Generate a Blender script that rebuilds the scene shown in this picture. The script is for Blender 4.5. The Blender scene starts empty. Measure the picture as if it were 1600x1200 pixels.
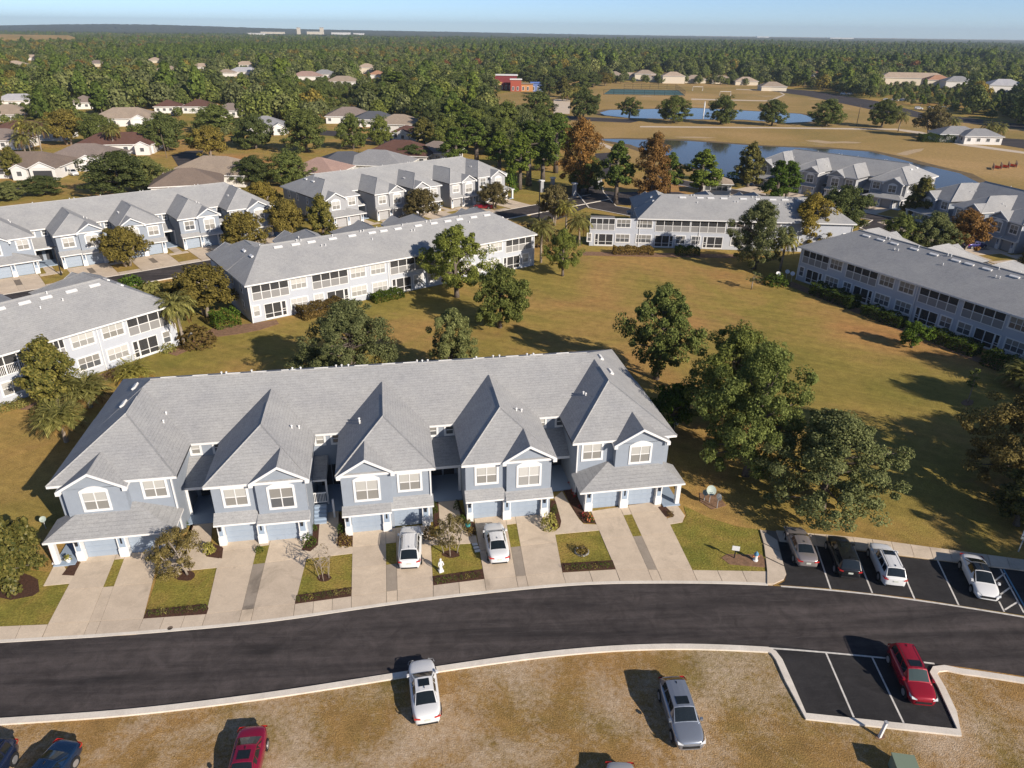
import bpy, math, random
import numpy as np
from mathutils import Vector, Matrix, noise as mnoise
random.seed(11)
rng = np.random.default_rng(11)
S = bpy.context.scene
COL = S.collection
R = math.radians

# ------------------------------------------------------------------ camera
CF, CH = 1111.0, 35.0                        # focal length in photo pixels, height above the ground
PITCH, ROLL = R(26.36), R(0.71)
FW = Vector((0, math.cos(PITCH), -math.sin(PITCH)))
_up = Vector((0, math.sin(PITCH), math.cos(PITCH)))
_rt = Vector((1, 0, 0))
RT = _rt * math.cos(ROLL) + _up * math.sin(ROLL)
UP = -_rt * math.sin(ROLL) + _up * math.cos(ROLL)
cd = bpy.data.cameras.new("camera")
cam = bpy.data.objects.new("camera", cd)
COL.objects.link(cam)
cd.sensor_width = 36
cd.lens = CF / 1600 * 36
cd.clip_start = 0.5
cd.clip_end = 30000
m = Matrix((RT, UP, -FW)).transposed().to_4x4()
m.translation = (0, 0, CH)
cam.matrix_world = m
S.camera = cam

# ------------------------------------------------------------------ light
SUN_EL, SUN_AZ = R(26.5), R(-43.0)           # azimuth from +x, counter-clockwise
w = bpy.data.worlds.new("World")
S.world = w
w.use_nodes = True
nt = w.node_tree
sky = nt.nodes.new("ShaderNodeTexSky")
sky.sky_type = 'NISHITA'
sky.sun_disc = False
sky.sun_elevation = SUN_EL
sky.sun_rotation = R(90) - SUN_AZ
sky.altitude = 0
sky.air_density = 0.48
sky.dust_density = 0.16
sky.ozone_density = 3.0
bg = nt.nodes["Background"]
nt.links.new(sky.outputs[0], bg.inputs[0])
bg.inputs[1].default_value = 0.097
sl = bpy.data.lights.new("sun", 'SUN')
sl.energy = 4.5
sl.angle = R(0.5)
sl.color = (1.0, 0.90, 0.78)
so = bpy.data.objects.new("sun", sl)
COL.objects.link(so)
sd = Vector((math.cos(SUN_AZ) * math.cos(SUN_EL), math.sin(SUN_AZ) * math.cos(SUN_EL), math.sin(SUN_EL)))
so.rotation_euler = sd.to_track_quat('Z', 'Y').to_euler()
so.location = (60, -60, 90)
S.view_settings.view_transform = 'Standard'
S.view_settings.look = 'None'
S.view_settings.gamma = 1
S.view_settings.use_curve_mapping = False
S.view_settings.exposure = 0.52
S.cycles.max_bounces = 6
S.cycles.diffuse_bounces = 3
S.cycles.transparent_max_bounces = 8
S.cycles.use_denoising = True

# ------------------------------------------------------------------ placing: photo pixel -> point on the plane z
def g(px, py, z=0.0):
    d = FW * CF + RT * (px - 800) - UP * (py - 600)
    t = (z - CH) / d.z
    return Vector((d.x * t, d.y * t, z))
def pr(P):
    d = Vector(P) - Vector((0, 0, CH))
    q = d.dot(FW)
    return 800 + CF * d.dot(RT) / q, 600 - CF * d.dot(UP) / q, q
def height_at(P, py):
    lo, hi = 0.0, 40.0
    for _ in range(40):
        mid = (lo + hi) / 2
        if pr((P.x, P.y, P.z + mid))[1] > py: lo = mid
        else: hi = mid
    return lo

# ------------------------------------------------------------------ materials
def mat(name, col, rough=0.8, spec=0.3, metal=0.0, var=0.0, vscale=1.0, var2=None, bump=0.0, bscale=20.0, stretch=None, coords='Object'):
    M = bpy.data.materials.new(name)
    M.use_nodes = True
    N, L = M.node_tree.nodes, M.node_tree.links
    b = N["Principled BSDF"]
    b.inputs["Base Color"].default_value = (*col, 1)
    b.inputs["Roughness"].default_value = rough
    b.inputs["Specular IOR Level"].default_value = spec
    b.inputs["Metallic"].default_value = metal
    tc = None
    if var or bump:
        tc = N.new("ShaderNodeTexCoord")
        src = tc.outputs[coords]
        if stretch:
            mp = N.new("ShaderNodeMapping")
            mp.inputs["Scale"].default_value = stretch
            L.new(src, mp.inputs[0]); src = mp.outputs[0]
    if var:
        n = N.new("ShaderNodeTexNoise")
        n.inputs["Scale"].default_value = vscale
        n.inputs["Detail"].default_value = 6
        n.inputs["Roughness"].default_value = 0.65
        L.new(src, n.inputs["Vector"])
        r = N.new("ShaderNodeValToRGB")
        c2 = var2 or tuple(min(1, c * (1 + var)) for c in col)
        c1 = tuple(c * (1 - var) for c in col) if var2 is None else col
        r.color_ramp.elements[0].position = 0.3; r.color_ramp.elements[0].color = (*c1, 1)
        r.color_ramp.elements[1].position = 0.7; r.color_ramp.elements[1].color = (*c2, 1)
        L.new(n.outputs[0], r.inputs[0]); L.new(r.outputs[0], b.inputs["Base Color"])
    if bump:
        n2 = N.new("ShaderNodeTexNoise")
        n2.inputs["Scale"].default_value = bscale
        n2.inputs["Detail"].default_value = 4
        L.new(src, n2.inputs["Vector"])
        bp = N.new("ShaderNodeBump")
        bp.inputs["Strength"].default_value = bump
        bp.inputs["Distance"].default_value = 0.05
        L.new(n2.outputs[0], bp.inputs["Height"]); L.new(bp.outputs[0], b.inputs["Normal"])
    return M

def ramp(N, L, src, stops):
    r = N.new("ShaderNodeValToRGB")
    e = r.color_ramp.elements
    while len(e) < len(stops): e.new(0.5)
    for k, (p, c) in enumerate(stops):
        e[k].position = p; e[k].color = (*c, 1)
    L.new(src, r.inputs[0])
    return r.outputs[0]

def tex_noise(N, L, src, scale, detail=6, rough=0.6, distort=0.0, stretch=None):
    if stretch:
        mp = N.new("ShaderNodeMapping"); mp.inputs["Scale"].default_value = stretch
        L.new(src, mp.inputs[0]); src = mp.outputs[0]
    n = N.new("ShaderNodeTexNoise")
    n.inputs["Scale"].default_value = scale; n.inputs["Detail"].default_value = detail
    n.inputs["Roughness"].default_value = rough; n.inputs["Distortion"].default_value = distort
    L.new(src, n.inputs["Vector"])
    return n.outputs[0]

def mix(N, L, fac, a, b, mode='MIX'):
    m = N.new("ShaderNodeMix"); m.data_type = 'RGBA'; m.blend_type = mode
    if isinstance(fac, float): m.inputs[0].default_value = fac
    else: L.new(fac, m.inputs[0])
    for v, i in ((a, 6), (b, 7)):
        if isinstance(v, tuple): m.inputs[i].default_value = (*v, 1)
        else: L.new(v, m.inputs[i])
    return m.outputs[2]

def grass_mat(name, stops, scale=0.06, fine=(0.75, 1.25), fscale=9.0, bump=0.6, patch=None, mow=False):
    """ground cover: large drifts of colour, mid blotches, fine blade-sized speckle"""
    M = bpy.data.materials.new(name); M.use_nodes = True
    N, L = M.node_tree.nodes, M.node_tree.links
    b = N["Principled BSDF"]
    b.inputs["Roughness"].default_value = 0.95; b.inputs["Specular IOR Level"].default_value = 0.1
    geo = N.new("ShaderNodeNewGeometry"); P = geo.outputs["Position"]
    n1 = tex_noise(N, L, P, scale, 5, 0.62, 0.6)
    c = ramp(N, L, n1, stops)
    n2 = tex_noise(N, L, P, 0.9, 5, 0.7)
    c = mix(N, L, 1.0, c, ramp(N, L, n2, [(0.3, (0.78, 0.78, 0.78)), (0.7, (1.2, 1.2, 1.2))]), 'MULTIPLY')
    n3 = tex_noise(N, L, P, fscale, 3, 0.75)
    c = mix(N, L, 1.0, c, ramp(N, L, n3, [(0.32, (fine[0],) * 3), (0.68, (fine[1],) * 3)]), 'MULTIPLY')
    if mow:   # faint mower passes
        mp = N.new("ShaderNodeMapping"); mp.inputs["Rotation"].default_value = (0, 0, R(24)); L.new(P, mp.inputs[0])
        nm = tex_noise(N, L, mp.outputs[0], 1.0, 4, 0.7, 0.1, (0.05, 0.7, 1))
        c = mix(N, L, 1.0, c, ramp(N, L, nm, [(0.35, (0.86, 0.87, 0.88)), (0.65, (1.12, 1.11, 1.08))]), 'MULTIPLY')
        nb = tex_noise(N, L, P, 0.22, 5, 0.75, 0.8)
        c = mix(N, L, ramp(N, L, nb, [(0.60, (0, 0, 0)), (0.74, (0.55, 0.55, 0.55))]), c, (0.36, 0.215, 0.10))
    if patch:
        pc, psc, lo, hi = patch
        n4 = tex_noise(N, L, P, psc, 4, 0.6, 0.4)
        n5 = tex_noise(N, L, P, 3.2, 4, 0.7)
        mm = N.new("ShaderNodeMath"); mm.operation = 'MULTIPLY_ADD'
        L.new(n5, mm.inputs[0]); mm.inputs[1].default_value = 0.55; L.new(n4, mm.inputs[2])
        f = ramp(N, L, mm.outputs[0], [(lo, (0, 0, 0)), (hi, (1, 1, 1))])
        pcol = mix(N, L, 1.0, pc, ramp(N, L, n3, [(0.3, (0.62, 0.6, 0.58)), (0.62, (1.25, 1.25, 1.25))]), 'MULTIPLY')
        c = mix(N, L, f, c, pcol)
    L.new(c, b.inputs["Base Color"])
    bp = N.new("ShaderNodeBump"); bp.inputs["Strength"].default_value = bump; bp.inputs["Distance"].default_value = 0.12
    L.new(n3, bp.inputs["Height"]); L.new(bp.outputs[0], b.inputs["Normal"])
    return M

def leaf_mat(name, c1, c2, trans=0.3, rough=0.8, vary=0.25):
    M = bpy.data.materials.new(name); M.use_nodes = True
    N, L = M.node_tree.nodes, M.node_tree.links
    b = N["Principled BSDF"]; out = N["Material Output"]
    b.inputs["Roughness"].default_value = rough; b.inputs["Specular IOR Level"].default_value = 0.08
    geo = N.new("ShaderNodeNewGeometry")
    oi = N.new("ShaderNodeObjectInfo")
    c = ramp(N, L, geo.outputs["Random Per Island"], [(0.0, c1), (0.75, c2), (1.0, tuple(min(1, v * 1.5) for v in c2))])
    c = mix(N, L, 1.0, c, ramp(N, L, oi.outputs["Random"], [(0.0, (1 - vary, 1 - vary, 1 - vary)), (0.5, (1, 1, 1)), (1.0, (1 + vary * 1.1, 1 + vary * .8, 1 - vary * .4))]), 'MULTIPLY')
    L.new(c, b.inputs["Base Color"])
    t = N.new("ShaderNodeBsdfTranslucent"); L.new(c, t.inputs[0])
    mx = N.new("ShaderNodeMixShader"); mx.inputs[0].default_value = trans
    L.new(b.outputs[0], mx.inputs[1]); L.new(t.outputs[0], mx.inputs[2]); L.new(mx.outputs[0], out.inputs[0])
    return M

def roof_mat(name, col, dark=0.72, course=0.12, hipdir=False):
    """asphalt shingles: courses follow the height, tabs vary in tone"""
    M = bpy.data.materials.new(name); M.use_nodes = True
    N, L = M.node_tree.nodes, M.node_tree.links
    b = N["Principled BSDF"]; b.inputs["Roughness"].default_value = 0.9; b.inputs["Specular IOR Level"].default_value = 0.15
    tc = N.new("ShaderNodeTexCoord"); P = tc.outputs["Object"]
    n1 = tex_noise(N, L, P, 0.35, 5, 0.6)
    n2 = tex_noise(N, L, P, 2.2, 5, 0.75, 0, (1.0, 1.0, 2.0))
    n3 = tex_noise(N, L, P, 9.0, 3, 0.85, 0, (1.0, 1.0, 1.5))
    c = ramp(N, L, n2, [(0.32, tuple(v * dark for v in col)), (0.68, tuple(v * 1.12 for v in col))])
    c = mix(N, L, 1.0, c, ramp(N, L, n1, [(0.3, (0.9, 0.9, 0.91)), (0.7, (1.08, 1.07, 1.05))]), 'MULTIPLY')
    c = mix(N, L, 1.0, c, ramp(N, L, n3, [(0.35, (0.85, 0.85, 0.85)), (0.65, (1.13, 1.13, 1.13))]), 'MULTIPLY')
    sx = N.new("ShaderNodeSeparateXYZ"); L.new(P, sx.inputs[0])
    dv = N.new("ShaderNodeMath"); dv.operation = 'DIVIDE'; L.new(sx.outputs[2], dv.inputs[0]); dv.inputs[1].default_value = course
    fr = N.new("ShaderNodeMath"); fr.operation = 'FRACT'; L.new(dv.outputs[0], fr.inputs[0])
    c = mix(N, L, 1.0, c, ramp(N, L, fr.outputs[0], [(0.0, (0.86, 0.86, 0.86)), (0.22, (1.02, 1.02, 1.02))]), 'MULTIPLY')
    L.new(c, b.inputs["Base Color"])
    bp = N.new("ShaderNodeBump"); bp.inputs["Strength"].default_value = 0.5; bp.inputs["Distance"].default_value = 0.03
    L.new(fr.outputs[0], bp.inputs["Height"]); L.new(bp.outputs[0], b.inputs["Normal"])
    return M

def concrete_mat(name, col, stain=0.35):
    M = bpy.data.materials.new(name); M.use_nodes = True
    N, L = M.node_tree.nodes, M.node_tree.links
    b = N["Principled BSDF"]; b.inputs["Roughness"].default_value = 0.9; b.inputs["Specular IOR Level"].default_value = 0.15
    geo = N.new("ShaderNodeNewGeometry"); P = geo.outputs["Position"]
    oi = N.new("ShaderNodeObjectInfo")
    n1 = tex_noise(N, L, P, 0.8, 6, 0.7, 0.5)
    n2 = tex_noise(N, L, P, 12, 3, 0.7)
    n3 = tex_noise(N, L, P, 0.28, 4, 0.6, 1.0)
    c = mix(N, L, 1.0, tuple(col), ramp(N, L, n1, [(0.3, (0.86, 0.85, 0.84)), (0.7, (1.08, 1.08, 1.08))]), 'MULTIPLY')
    c = mix(N, L, 1.0, c, ramp(N, L, n2, [(0.3, (0.92,) * 3), (0.7, (1.07,) * 3)]), 'MULTIPLY')
    c = mix(N, L, 1.0, c, ramp(N, L, n3, [(0.26, (1 - stain,) * 3), (0.40, (1.0, 1.0, 1.0))]), 'MULTIPLY')
    c = mix(N, L, 1.0, c, ramp(N, L, oi.outputs["Random"], [(0.0, (0.9, 0.9, 0.91)), (1.0, (1.07, 1.06, 1.04))]), 'MULTIPLY')
    L.new(c, b.inputs["Base Color"])
    return M

def asphalt_mat(name, col, ang=0.0, streak=0.5):
    M = bpy.data.materials.new(name); M.use_nodes = True
    N, L = M.node_tree.nodes, M.node_tree.links
    b = N["Principled BSDF"]; b.inputs["Roughness"].default_value = 0.85; b.inputs["Specular IOR Level"].default_value = 0.25
    geo = N.new("ShaderNodeNewGeometry")
    mp = N.new("ShaderNodeMapping"); mp.inputs["Rotation"].default_value = (0, 0, ang)
    L.new(geo.outputs["Position"], mp.inputs[0]); P = mp.outputs[0]
    n1 = tex_noise(N, L, P, 1.0, 6, 0.65, 0.4, (0.06, 0.8, 1))
    n2 = tex_noise(N, L, P, 0.7, 5, 0.7, 1.2)
    n3 = tex_noise(N, L, P, 18, 2, 0.8)
    n4 = tex_noise(N, L, P, 1.0, 4, 0.8, 0.2, (0.35, 3.5, 1))
    c = mix(N, L, 1.0, tuple(col), ramp(N, L, n1, [(0.3, (1 - streak * .7,) * 3), (0.72, (1 + streak, 1 + streak * .9, 1 + streak * .78))]), 'MULTIPLY')
    c = mix(N, L, 1.0, c, ramp(N, L, n2, [(0.28, (0.66,) * 3), (0.7, (1.3,) * 3)]), 'MULTIPLY')
    c = mix(N, L, 1.0, c, ramp(N, L, n3, [(0.3, (0.75,) * 3), (0.7, (1.25,) * 3)]), 'MULTIPLY')
    c = mix(N, L, ramp(N, L, n4, [(0.56, (0, 0, 0)), (0.78, (0.5, 0.5, 0.5))]), c, tuple(v * 2.3 for v in col))
    L.new(c, b.inputs["Base Color"])
    bp = N.new("ShaderNodeBump"); bp.inputs["Strength"].default_value = 0.25; bp.inputs["Distance"].default_value = 0.02
    L.new(n3, bp.inputs["Height"]); L.new(bp.outputs[0], b.inputs["Normal"])
    return M

def glass_mat(name, col, rough=0.12):
    return mat(name, col, rough=rough, spec=0.6)

M = {}
M['roof'] = roof_mat('grey_shingles', (0.325, 0.325, 0.323), .92)
M['white'] = mat('white_trim', (0.72, 0.715, 0.70), 0.5)
M['blue'] = mat('blue_stucco', (0.268, 0.300, 0.345), 0.85, var=0.05, vscale=1.5)
M['paleblue'] = mat('pale_blue_stucco', (0.45, 0.475, 0.52), 0.85, var=0.04, vscale=1.2)
M['slate'] = mat('grey_blue_stucco', (0.31, 0.335, 0.37), 0.85, var=0.05, vscale=1.5)
M['greige'] = mat('grey_stucco', (0.33, 0.335, 0.345), 0.85, var=0.05, vscale=1.5)
M['garage'] = mat('garage_blue', (0.305, 0.36, 0.43), 0.6, var=0.04, vscale=2)
M['garage_grey'] = mat('garage_grey', (0.36, 0.36, 0.365), 0.6)
M['inset'] = mat('column_inset', (0.29, 0.36, 0.45), 0.8)
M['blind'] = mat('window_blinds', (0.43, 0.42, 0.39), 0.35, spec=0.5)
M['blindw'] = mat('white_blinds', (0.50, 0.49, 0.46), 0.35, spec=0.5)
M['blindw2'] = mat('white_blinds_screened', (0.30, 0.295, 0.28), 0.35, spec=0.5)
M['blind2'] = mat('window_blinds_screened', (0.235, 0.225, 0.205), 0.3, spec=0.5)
M['pane_dark'] = mat('window_dark', (0.10, 0.105, 0.11), 0.12, spec=0.6)
M['dark'] = mat('dark_interior', (0.05, 0.05, 0.055), 0.9)
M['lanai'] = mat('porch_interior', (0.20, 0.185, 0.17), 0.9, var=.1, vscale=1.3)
M['eave_shade'] = mat('painted_eave_shade', (0.045, 0.045, 0.05), 0.5)  # shadow under the shingle edge, painted onto the side fascia of the wings
M['kick'] = mat('screen_kick_panel', (0.25, 0.245, 0.24), 0.8)
M['black'] = mat('black_metal', (0.02, 0.02, 0.022), 0.5)
M['concrete'] = concrete_mat('driveway_concrete', (0.61, 0.505, 0.388), .30)
M['walk'] = concrete_mat('sidewalk_concrete', (0.62, 0.52, 0.405), 0.3)
M['oldconcrete'] = concrete_mat('stained_concrete', (0.34, 0.29, 0.235), .5)
M['joint'] = mat('concrete_joint', (0.20, 0.165, 0.13), 0.95)
M['curb'] = concrete_mat('curb_concrete', (0.74, 0.68, 0.59), 0.12)
M['asphalt'] = asphalt_mat('asphalt', (0.052, 0.0455, 0.0455), R(-4), .8)
M['bay'] = asphalt_mat('parking_asphalt', (0.030, 0.0285, 0.0295), R(-6), 0.25)
M['paint'] = mat('road_paint', (0.62, 0.59, 0.54), 0.8, var=.22, vscale=3)
M['bluepaint'] = mat('blue_road_paint', (0.10, 0.24, 0.36), 0.8)
M['lawn'] = grass_mat('courtyard_grass', [(0.30, (0.42, 0.222, 0.082)), (0.43, (0.375, 0.238, 0.078)), (0.54, (0.305, 0.228, 0.060)), (0.70, (0.215, 0.188, 0.042))], 0.042, mow=True)
M['frontlawn'] = grass_mat('front_yard_grass', [(0.3, (0.31, 0.215, 0.06)), (0.5, (0.245, 0.205, 0.045)), (0.7, (0.165, 0.168, 0.032))], 0.35, (0.6, 1.4), 7)
M['field'] = grass_mat('dry_field_grass', [(0.3, (0.37, 0.215, 0.085)), (0.5, (0.31, 0.19, 0.068)), (0.70, (0.20, 0.155, 0.045))], 0.10, (0.58, 1.45), 12.0, .7,
                       ((0.54, 0.42, 0.30), 0.15, 0.70, 0.98))
M['meadow'] = grass_mat('dry_meadow_grass', [(0.3, (0.43, 0.28, 0.12)), (0.5, (0.34, 0.23, 0.085)), (0.7, (0.22, 0.175, 0.055))], 0.016, (0.85, 1.15), 2,
                        0.3, ((0.45, 0.34, 0.22), 0.03, 0.93, 1.1))
M['mulch'] = mat('bark_mulch', (0.075, 0.036, 0.022), 0.95, var=.5, vscale=9, bump=.8, bscale=14, coords='Object')
M['dirt'] = mat('brown_pine_straw', (0.23, 0.135, 0.08), 0.95, var=.35, vscale=2.5, bump=.5, bscale=9)
M['sand'] = mat('sand', (0.44, 0.32, 0.19), 0.95, var=.2, vscale=1.5)
M['bark'] = mat('bark', (0.13, 0.105, 0.085), 0.95, var=.35, vscale=4)
M['palebark'] = mat('pale_bark', (0.30, 0.25, 0.20), 0.95, var=.25, vscale=4)
M['water'] = mat('pond_water', (0.060, 0.056, 0.046), 0.07, spec=0.15)
M['green_metal'] = mat('green_metal', (0.20, 0.25, 0.18), 0.5)
M['galv'] = mat('galvanised_metal', (0.45, 0.46, 0.47), 0.45, metal=0.3)
M['dishgreen'] = mat('pale_green_metal', (0.34, 0.40, 0.36), 0.5)
M['wood'] = mat('weathered_wood', (0.16, 0.12, 0.09), 0.9)
# foliage
M['oak'] = leaf_mat('oak_leaves', (0.0782, 0.1012, 0.0253), (0.184, 0.2127, 0.0598))
M['oakdark'] = leaf_mat('dark_oak_leaves', (0.0585, 0.078, 0.0234), (0.143, 0.1664, 0.0546))
M['oakgrey'] = leaf_mat('grey_oak_leaves', (0.0935, 0.1122, 0.0396), (0.2035, 0.2178, 0.088))
M['olive'] = leaf_mat('olive_leaves', (0.1121, 0.0949, 0.0242), (0.2415, 0.1932, 0.0483))
M['crape'] = leaf_mat('autumn_myrtle_leaves', (0.105, 0.085, 0.034), (0.21, 0.172, 0.07))
M['rust'] = leaf_mat('rust_leaves', (0.15, 0.08, 0.025), (0.30, 0.17, 0.055))
M['redleaf'] = leaf_mat('red_brown_leaves', (0.17, 0.07, 0.028), (0.25, 0.125, 0.055))
M['magnolia'] = leaf_mat('magnolia_leaves', (0.0576, 0.0691, 0.0192), (0.1632, 0.144, 0.0384), 0.12, 0.35)
M['bright'] = leaf_mat('bright_green_leaves', (0.042, 0.0812, 0.0126), (0.1092, 0.1652, 0.0252))
M['pine'] = leaf_mat('pine_needles', (0.0606, 0.0925, 0.0191), (0.1404, 0.1835, 0.0398))
M['palm'] = leaf_mat('palm_fronds', (0.15, 0.155, 0.04), (0.29, 0.27, 0.085), 0.3)
M['palmdead'] = leaf_mat('dry_palm_fronds', (0.15, 0.09, 0.03), (0.24, 0.15, 0.05))
M['hedge'] = leaf_mat('hedge_leaves', (0.03, 0.054, 0.0108), (0.072, 0.1056, 0.0192))
M['brownhedge'] = leaf_mat('brown_hedge_leaves', (0.105, 0.0728, 0.0238), (0.182, 0.1288, 0.042))
M['redflower'] = mat('red_flowers', (0.45, 0.03, 0.045), 0.7)
M['orangeflower'] = mat('orange_flowers', (0.55, 0.16, 0.06), 0.7)

# ------------------------------------------------------------------ mesh building
class MB:
    def __init__(s): s.v, s.f, s.m = [], [], []
    def face(s, pts, m=0):
        b = len(s.v); s.v += [tuple(p) for p in pts]; s.f.append(tuple(range(b, b + len(pts)))); s.m.append(m)
    def box(s, x0, x1, y0, y1, z0, z1, m=0):
        b = len(s.v)
        s.v += [(x0, y0, z0), (x1, y0, z0), (x1, y1, z0), (x0, y1, z0), (x0, y0, z1), (x1, y0, z1), (x1, y1, z1), (x0, y1, z1)]
        for q in ((0, 3, 2, 1), (4, 5, 6, 7), (0, 1, 5, 4), (1, 2, 6, 5), (2, 3, 7, 6), (3, 0, 4, 7)):
            s.f.append(tuple(b + i for i in q)); s.m.append(m)
        return s
    def prism(s, poly, z0, z1, m=0, mt=None):
        n = len(poly); b = len(s.v)
        a = sum(poly[i][0] * poly[(i + 1) % n][1] - poly[(i + 1) % n][0] * poly[i][1] for i in range(n))
        if a < 0: poly = list(reversed(poly))
        s.v += [(p[0], p[1], z0) for p in poly] + [(p[0], p[1], z1) for p in poly]
        s.f.append(tuple(b + n + i for i in range(n))); s.m.append(m if mt is None else mt)
        for i in range(n):
            j = (i + 1) % n
            s.f.append((b + i, b + j, b + n + j, b + n + i)); s.m.append(m)
        return s
    def tube(s, path, radii, n=6, m=0, cap=True):
        b = len(s.v); k = len(path)
        for i, (p, r) in enumerate(zip(path, radii)):
            p = Vector(p)
            d = (Vector(path[min(i + 1, k - 1)]) - Vector(path[max(i - 1, 0)])).normalized()
            u = d.cross(Vector((0, 0, 1)) if abs(d.z) < 0.95 else Vector((1, 0, 0))).normalized(); v = d.cross(u)
            for j in range(n):
                a = 2 * math.pi * j / n
                s.v.append(tuple(p + (u * math.cos(a) + v * math.sin(a)) * r))
        for i in range(k - 1):
            for j in range(n):
                q = (j + 1) % n
                s.f.append((b + i * n + j, b + i * n + q, b + (i + 1) * n + q, b + (i + 1) * n + j)); s.m.append(m)
        if cap:
            s.f.append(tuple(b + (k - 1) * n + j for j in range(n))); s.m.append(m)
            s.f.append(tuple(b + j for j in reversed(range(n)))); s.m.append(m)
        return s
    def mesh(s, name, mats, smooth=False):
        me = bpy.data.meshes.new(name)
        me.from_pydata(s.v, [], s.f)
        for x in mats: me.materials.append(x)
        if len(mats) > 1: me.polygons.foreach_set('material_index', s.m)
        if smooth: me.polygons.foreach_set('use_smooth', [True] * len(s.f))
        me.update()
        return me

def obj(name, me, parent=None, loc=(0, 0, 0), rotz=0.0, scale=None):
    o = bpy.data.objects.new(name, me)
    COL.objects.link(o)
    if parent: o.parent = parent
    o.location = loc
    if rotz: o.rotation_euler = (0, 0, rotz)
    if scale: o.scale = scale
    return o
def tag(o, label, cat, group=None):
    o['label'] = label; o['category'] = cat
    if group: o['group'] = group
    return o
def thing(name, label, cat, loc=(0, 0, 0), rotz=0.0, group=None):
    o = bpy.data.objects.new(name, None); COL.objects.link(o)
    o.empty_display_size = 0.3
    o.location = loc; o.rotation_euler = (0, 0, rotz)
    return tag(o, label, cat, group)
def struct(name, me, kind='structure'):
    o = obj(name, me); o['kind'] = kind
    return o
def copy_tree(o, parent=None):
    c = o.copy(); COL.objects.link(c); c.parent = parent
    for ch in o.children: copy_tree(ch, c)
    return c
def quad_mesh(name, V, mats, smooth=False):
    """V: (n,4,3) array of quads"""
    n = len(V)
    me = bpy.data.meshes.new(name)
    me.vertices.add(4 * n); me.vertices.foreach_set('co', np.asarray(V, np.float32).ravel())
    me.loops.add(4 * n); me.loops.foreach_set('vertex_index', np.arange(4 * n, dtype=np.int32))
    me.polygons.add(n); me.polygons.foreach_set('loop_start', np.arange(0, 4 * n, 4, dtype=np.int32))
    try: me.polygons.foreach_set('loop_total', np.full(n, 4, np.int32))
    except Exception: pass
    for x in mats: me.materials.append(x)
    me.update(); me.validate()
    return me
def sheet(name, pts, z, mt, kind='structure'):
    b = MB(); b.face([(p[0], p[1], z) for p in pts])
    me = b.mesh(name, [mt])
    if me.polygons[0].normal.z < 0: me.flip_normals()
    o = obj(name, me)
    if kind: o['kind'] = kind
    return o
def px_sheet(name, pix, z, mt, kind='structure'):
    return sheet(name, [g(x, y, 0) for x, y in pix], z, mt, kind)
def interp(poly, x):
    for (x0, y0), (x1, y1) in zip(poly, poly[1:]):
        if x <= x1: return y0 + (y1 - y0) * (x - x0) / (x1 - x0)
    (x0, y0), (x1, y1) = poly[-2:]
    return y0 + (y1 - y0) * (x - x0) / (x1 - x0)
HAZE = 0.0001
# ------------------------------------------------------------------ ground, roads, walks
gb = MB()
gb.face([(-14000, -400, -0.02), (14000, -400, -0.02), (14000, 16000, -0.02), (-14000, 16000, -0.02)])
struct('ground', gb.mesh('ground', [M['lawn']]))

NEDGE = [(-400, 1030), (0, 1004.5), (100, 999), (214, 992), (300, 984), (400, 976), (549, 954), (677, 936), (760, 928), (885, 914), (970, 911.5), (1150, 912), (1209, 915), (1299, 921.5), (1425, 936), (1600, 964), (2000, 1035)]
SEDGE = [(-400, 1150), (0, 1124), (200, 1111), (400, 1087), (550, 1064), (700, 1040), (850, 1019), (900, 1014.5), (1012, 1006.5), (1100, 1007.5), (1200, 1012), (1288, 1019), (1450, 1035), (1600, 1056), (2000, 1130)]
BAYS = [(1212, 1019), (1222, 1032), (1237, 1065), (1259, 1116), (1495, 1141), (1482, 1112), (1465, 1075), (1452, 1052), (1457, 1043), (1475, 1041)]
def smooth_px(poly, n):
    xs = np.array([p[0] for p in poly], float); ys = np.array([p[1] for p in poly], float)
    X = np.linspace(xs[0], xs[-1], n); Y = np.interp(X, xs, ys)
    k = np.ones(9) / 9
    Yp = np.convolve(np.pad(Y, 4, mode='edge'), k, 'valid')
    Yp[:5] = Y[:5]; Yp[-5:] = Y[-5:]
    return list(zip(X, Yp))
north = smooth_px(NEDGE, 121); south = smooth_px(SEDGE, 121)
rb = MB()
nw = [g(*p) for p in north]; sw = [g(*p) for p in south]
for i in range(len(nw) - 1):
    rb.face([(sw[i].x, sw[i].y, .006), (sw[i + 1].x, sw[i + 1].y, .006), (nw[i + 1].x, nw[i + 1].y, .006), (nw[i].x, nw[i].y, .006)])
struct('road', rb.mesh('road', [M['asphalt']]))

def offset(pts, d):
    out = []
    for i, p in enumerate(pts):
        a = pts[max(i - 1, 0)]; b = pts[min(i + 1, len(pts) - 1)]
        t = (Vector((b.x - a.x, b.y - a.y))).normalized()
        n = Vector((t.y, -t.x))
        out.append(Vector((p.x + n.x * d, p.y + n.y * d, 0)))
    return out
def ribbon(name, pts, d0, d1, z0, z1, mt, kind='structure', parent=None):
    a, b = offset(pts, d0), offset(pts, d1)
    q = MB(); up = lambda p, z: (p.x, p.y, z)
    for i in range(len(pts) - 1):
        q.face([up(a[i], z1), up(b[i], z1), up(b[i + 1], z1), up(a[i + 1], z1)])
        if z1 - z0 > .01:
            q.face([up(a[i], z0), up(a[i], z1), up(a[i + 1], z1), up(a[i + 1], z0)])
            q.face([up(b[i], z0), up(b[i + 1], z0), up(b[i + 1], z1), up(b[i], z1)])
    me = q.mesh(name, [mt])
    me.polygons.foreach_set('use_smooth', [False] * len(me.polygons))
    o = obj(name, me, parent)
    if kind: o['kind'] = kind
    return o
ribbon('curb', [g(*p) for p in north if p[0] < 1214], -.25, .0, 0, .045, M['curb'])
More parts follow.
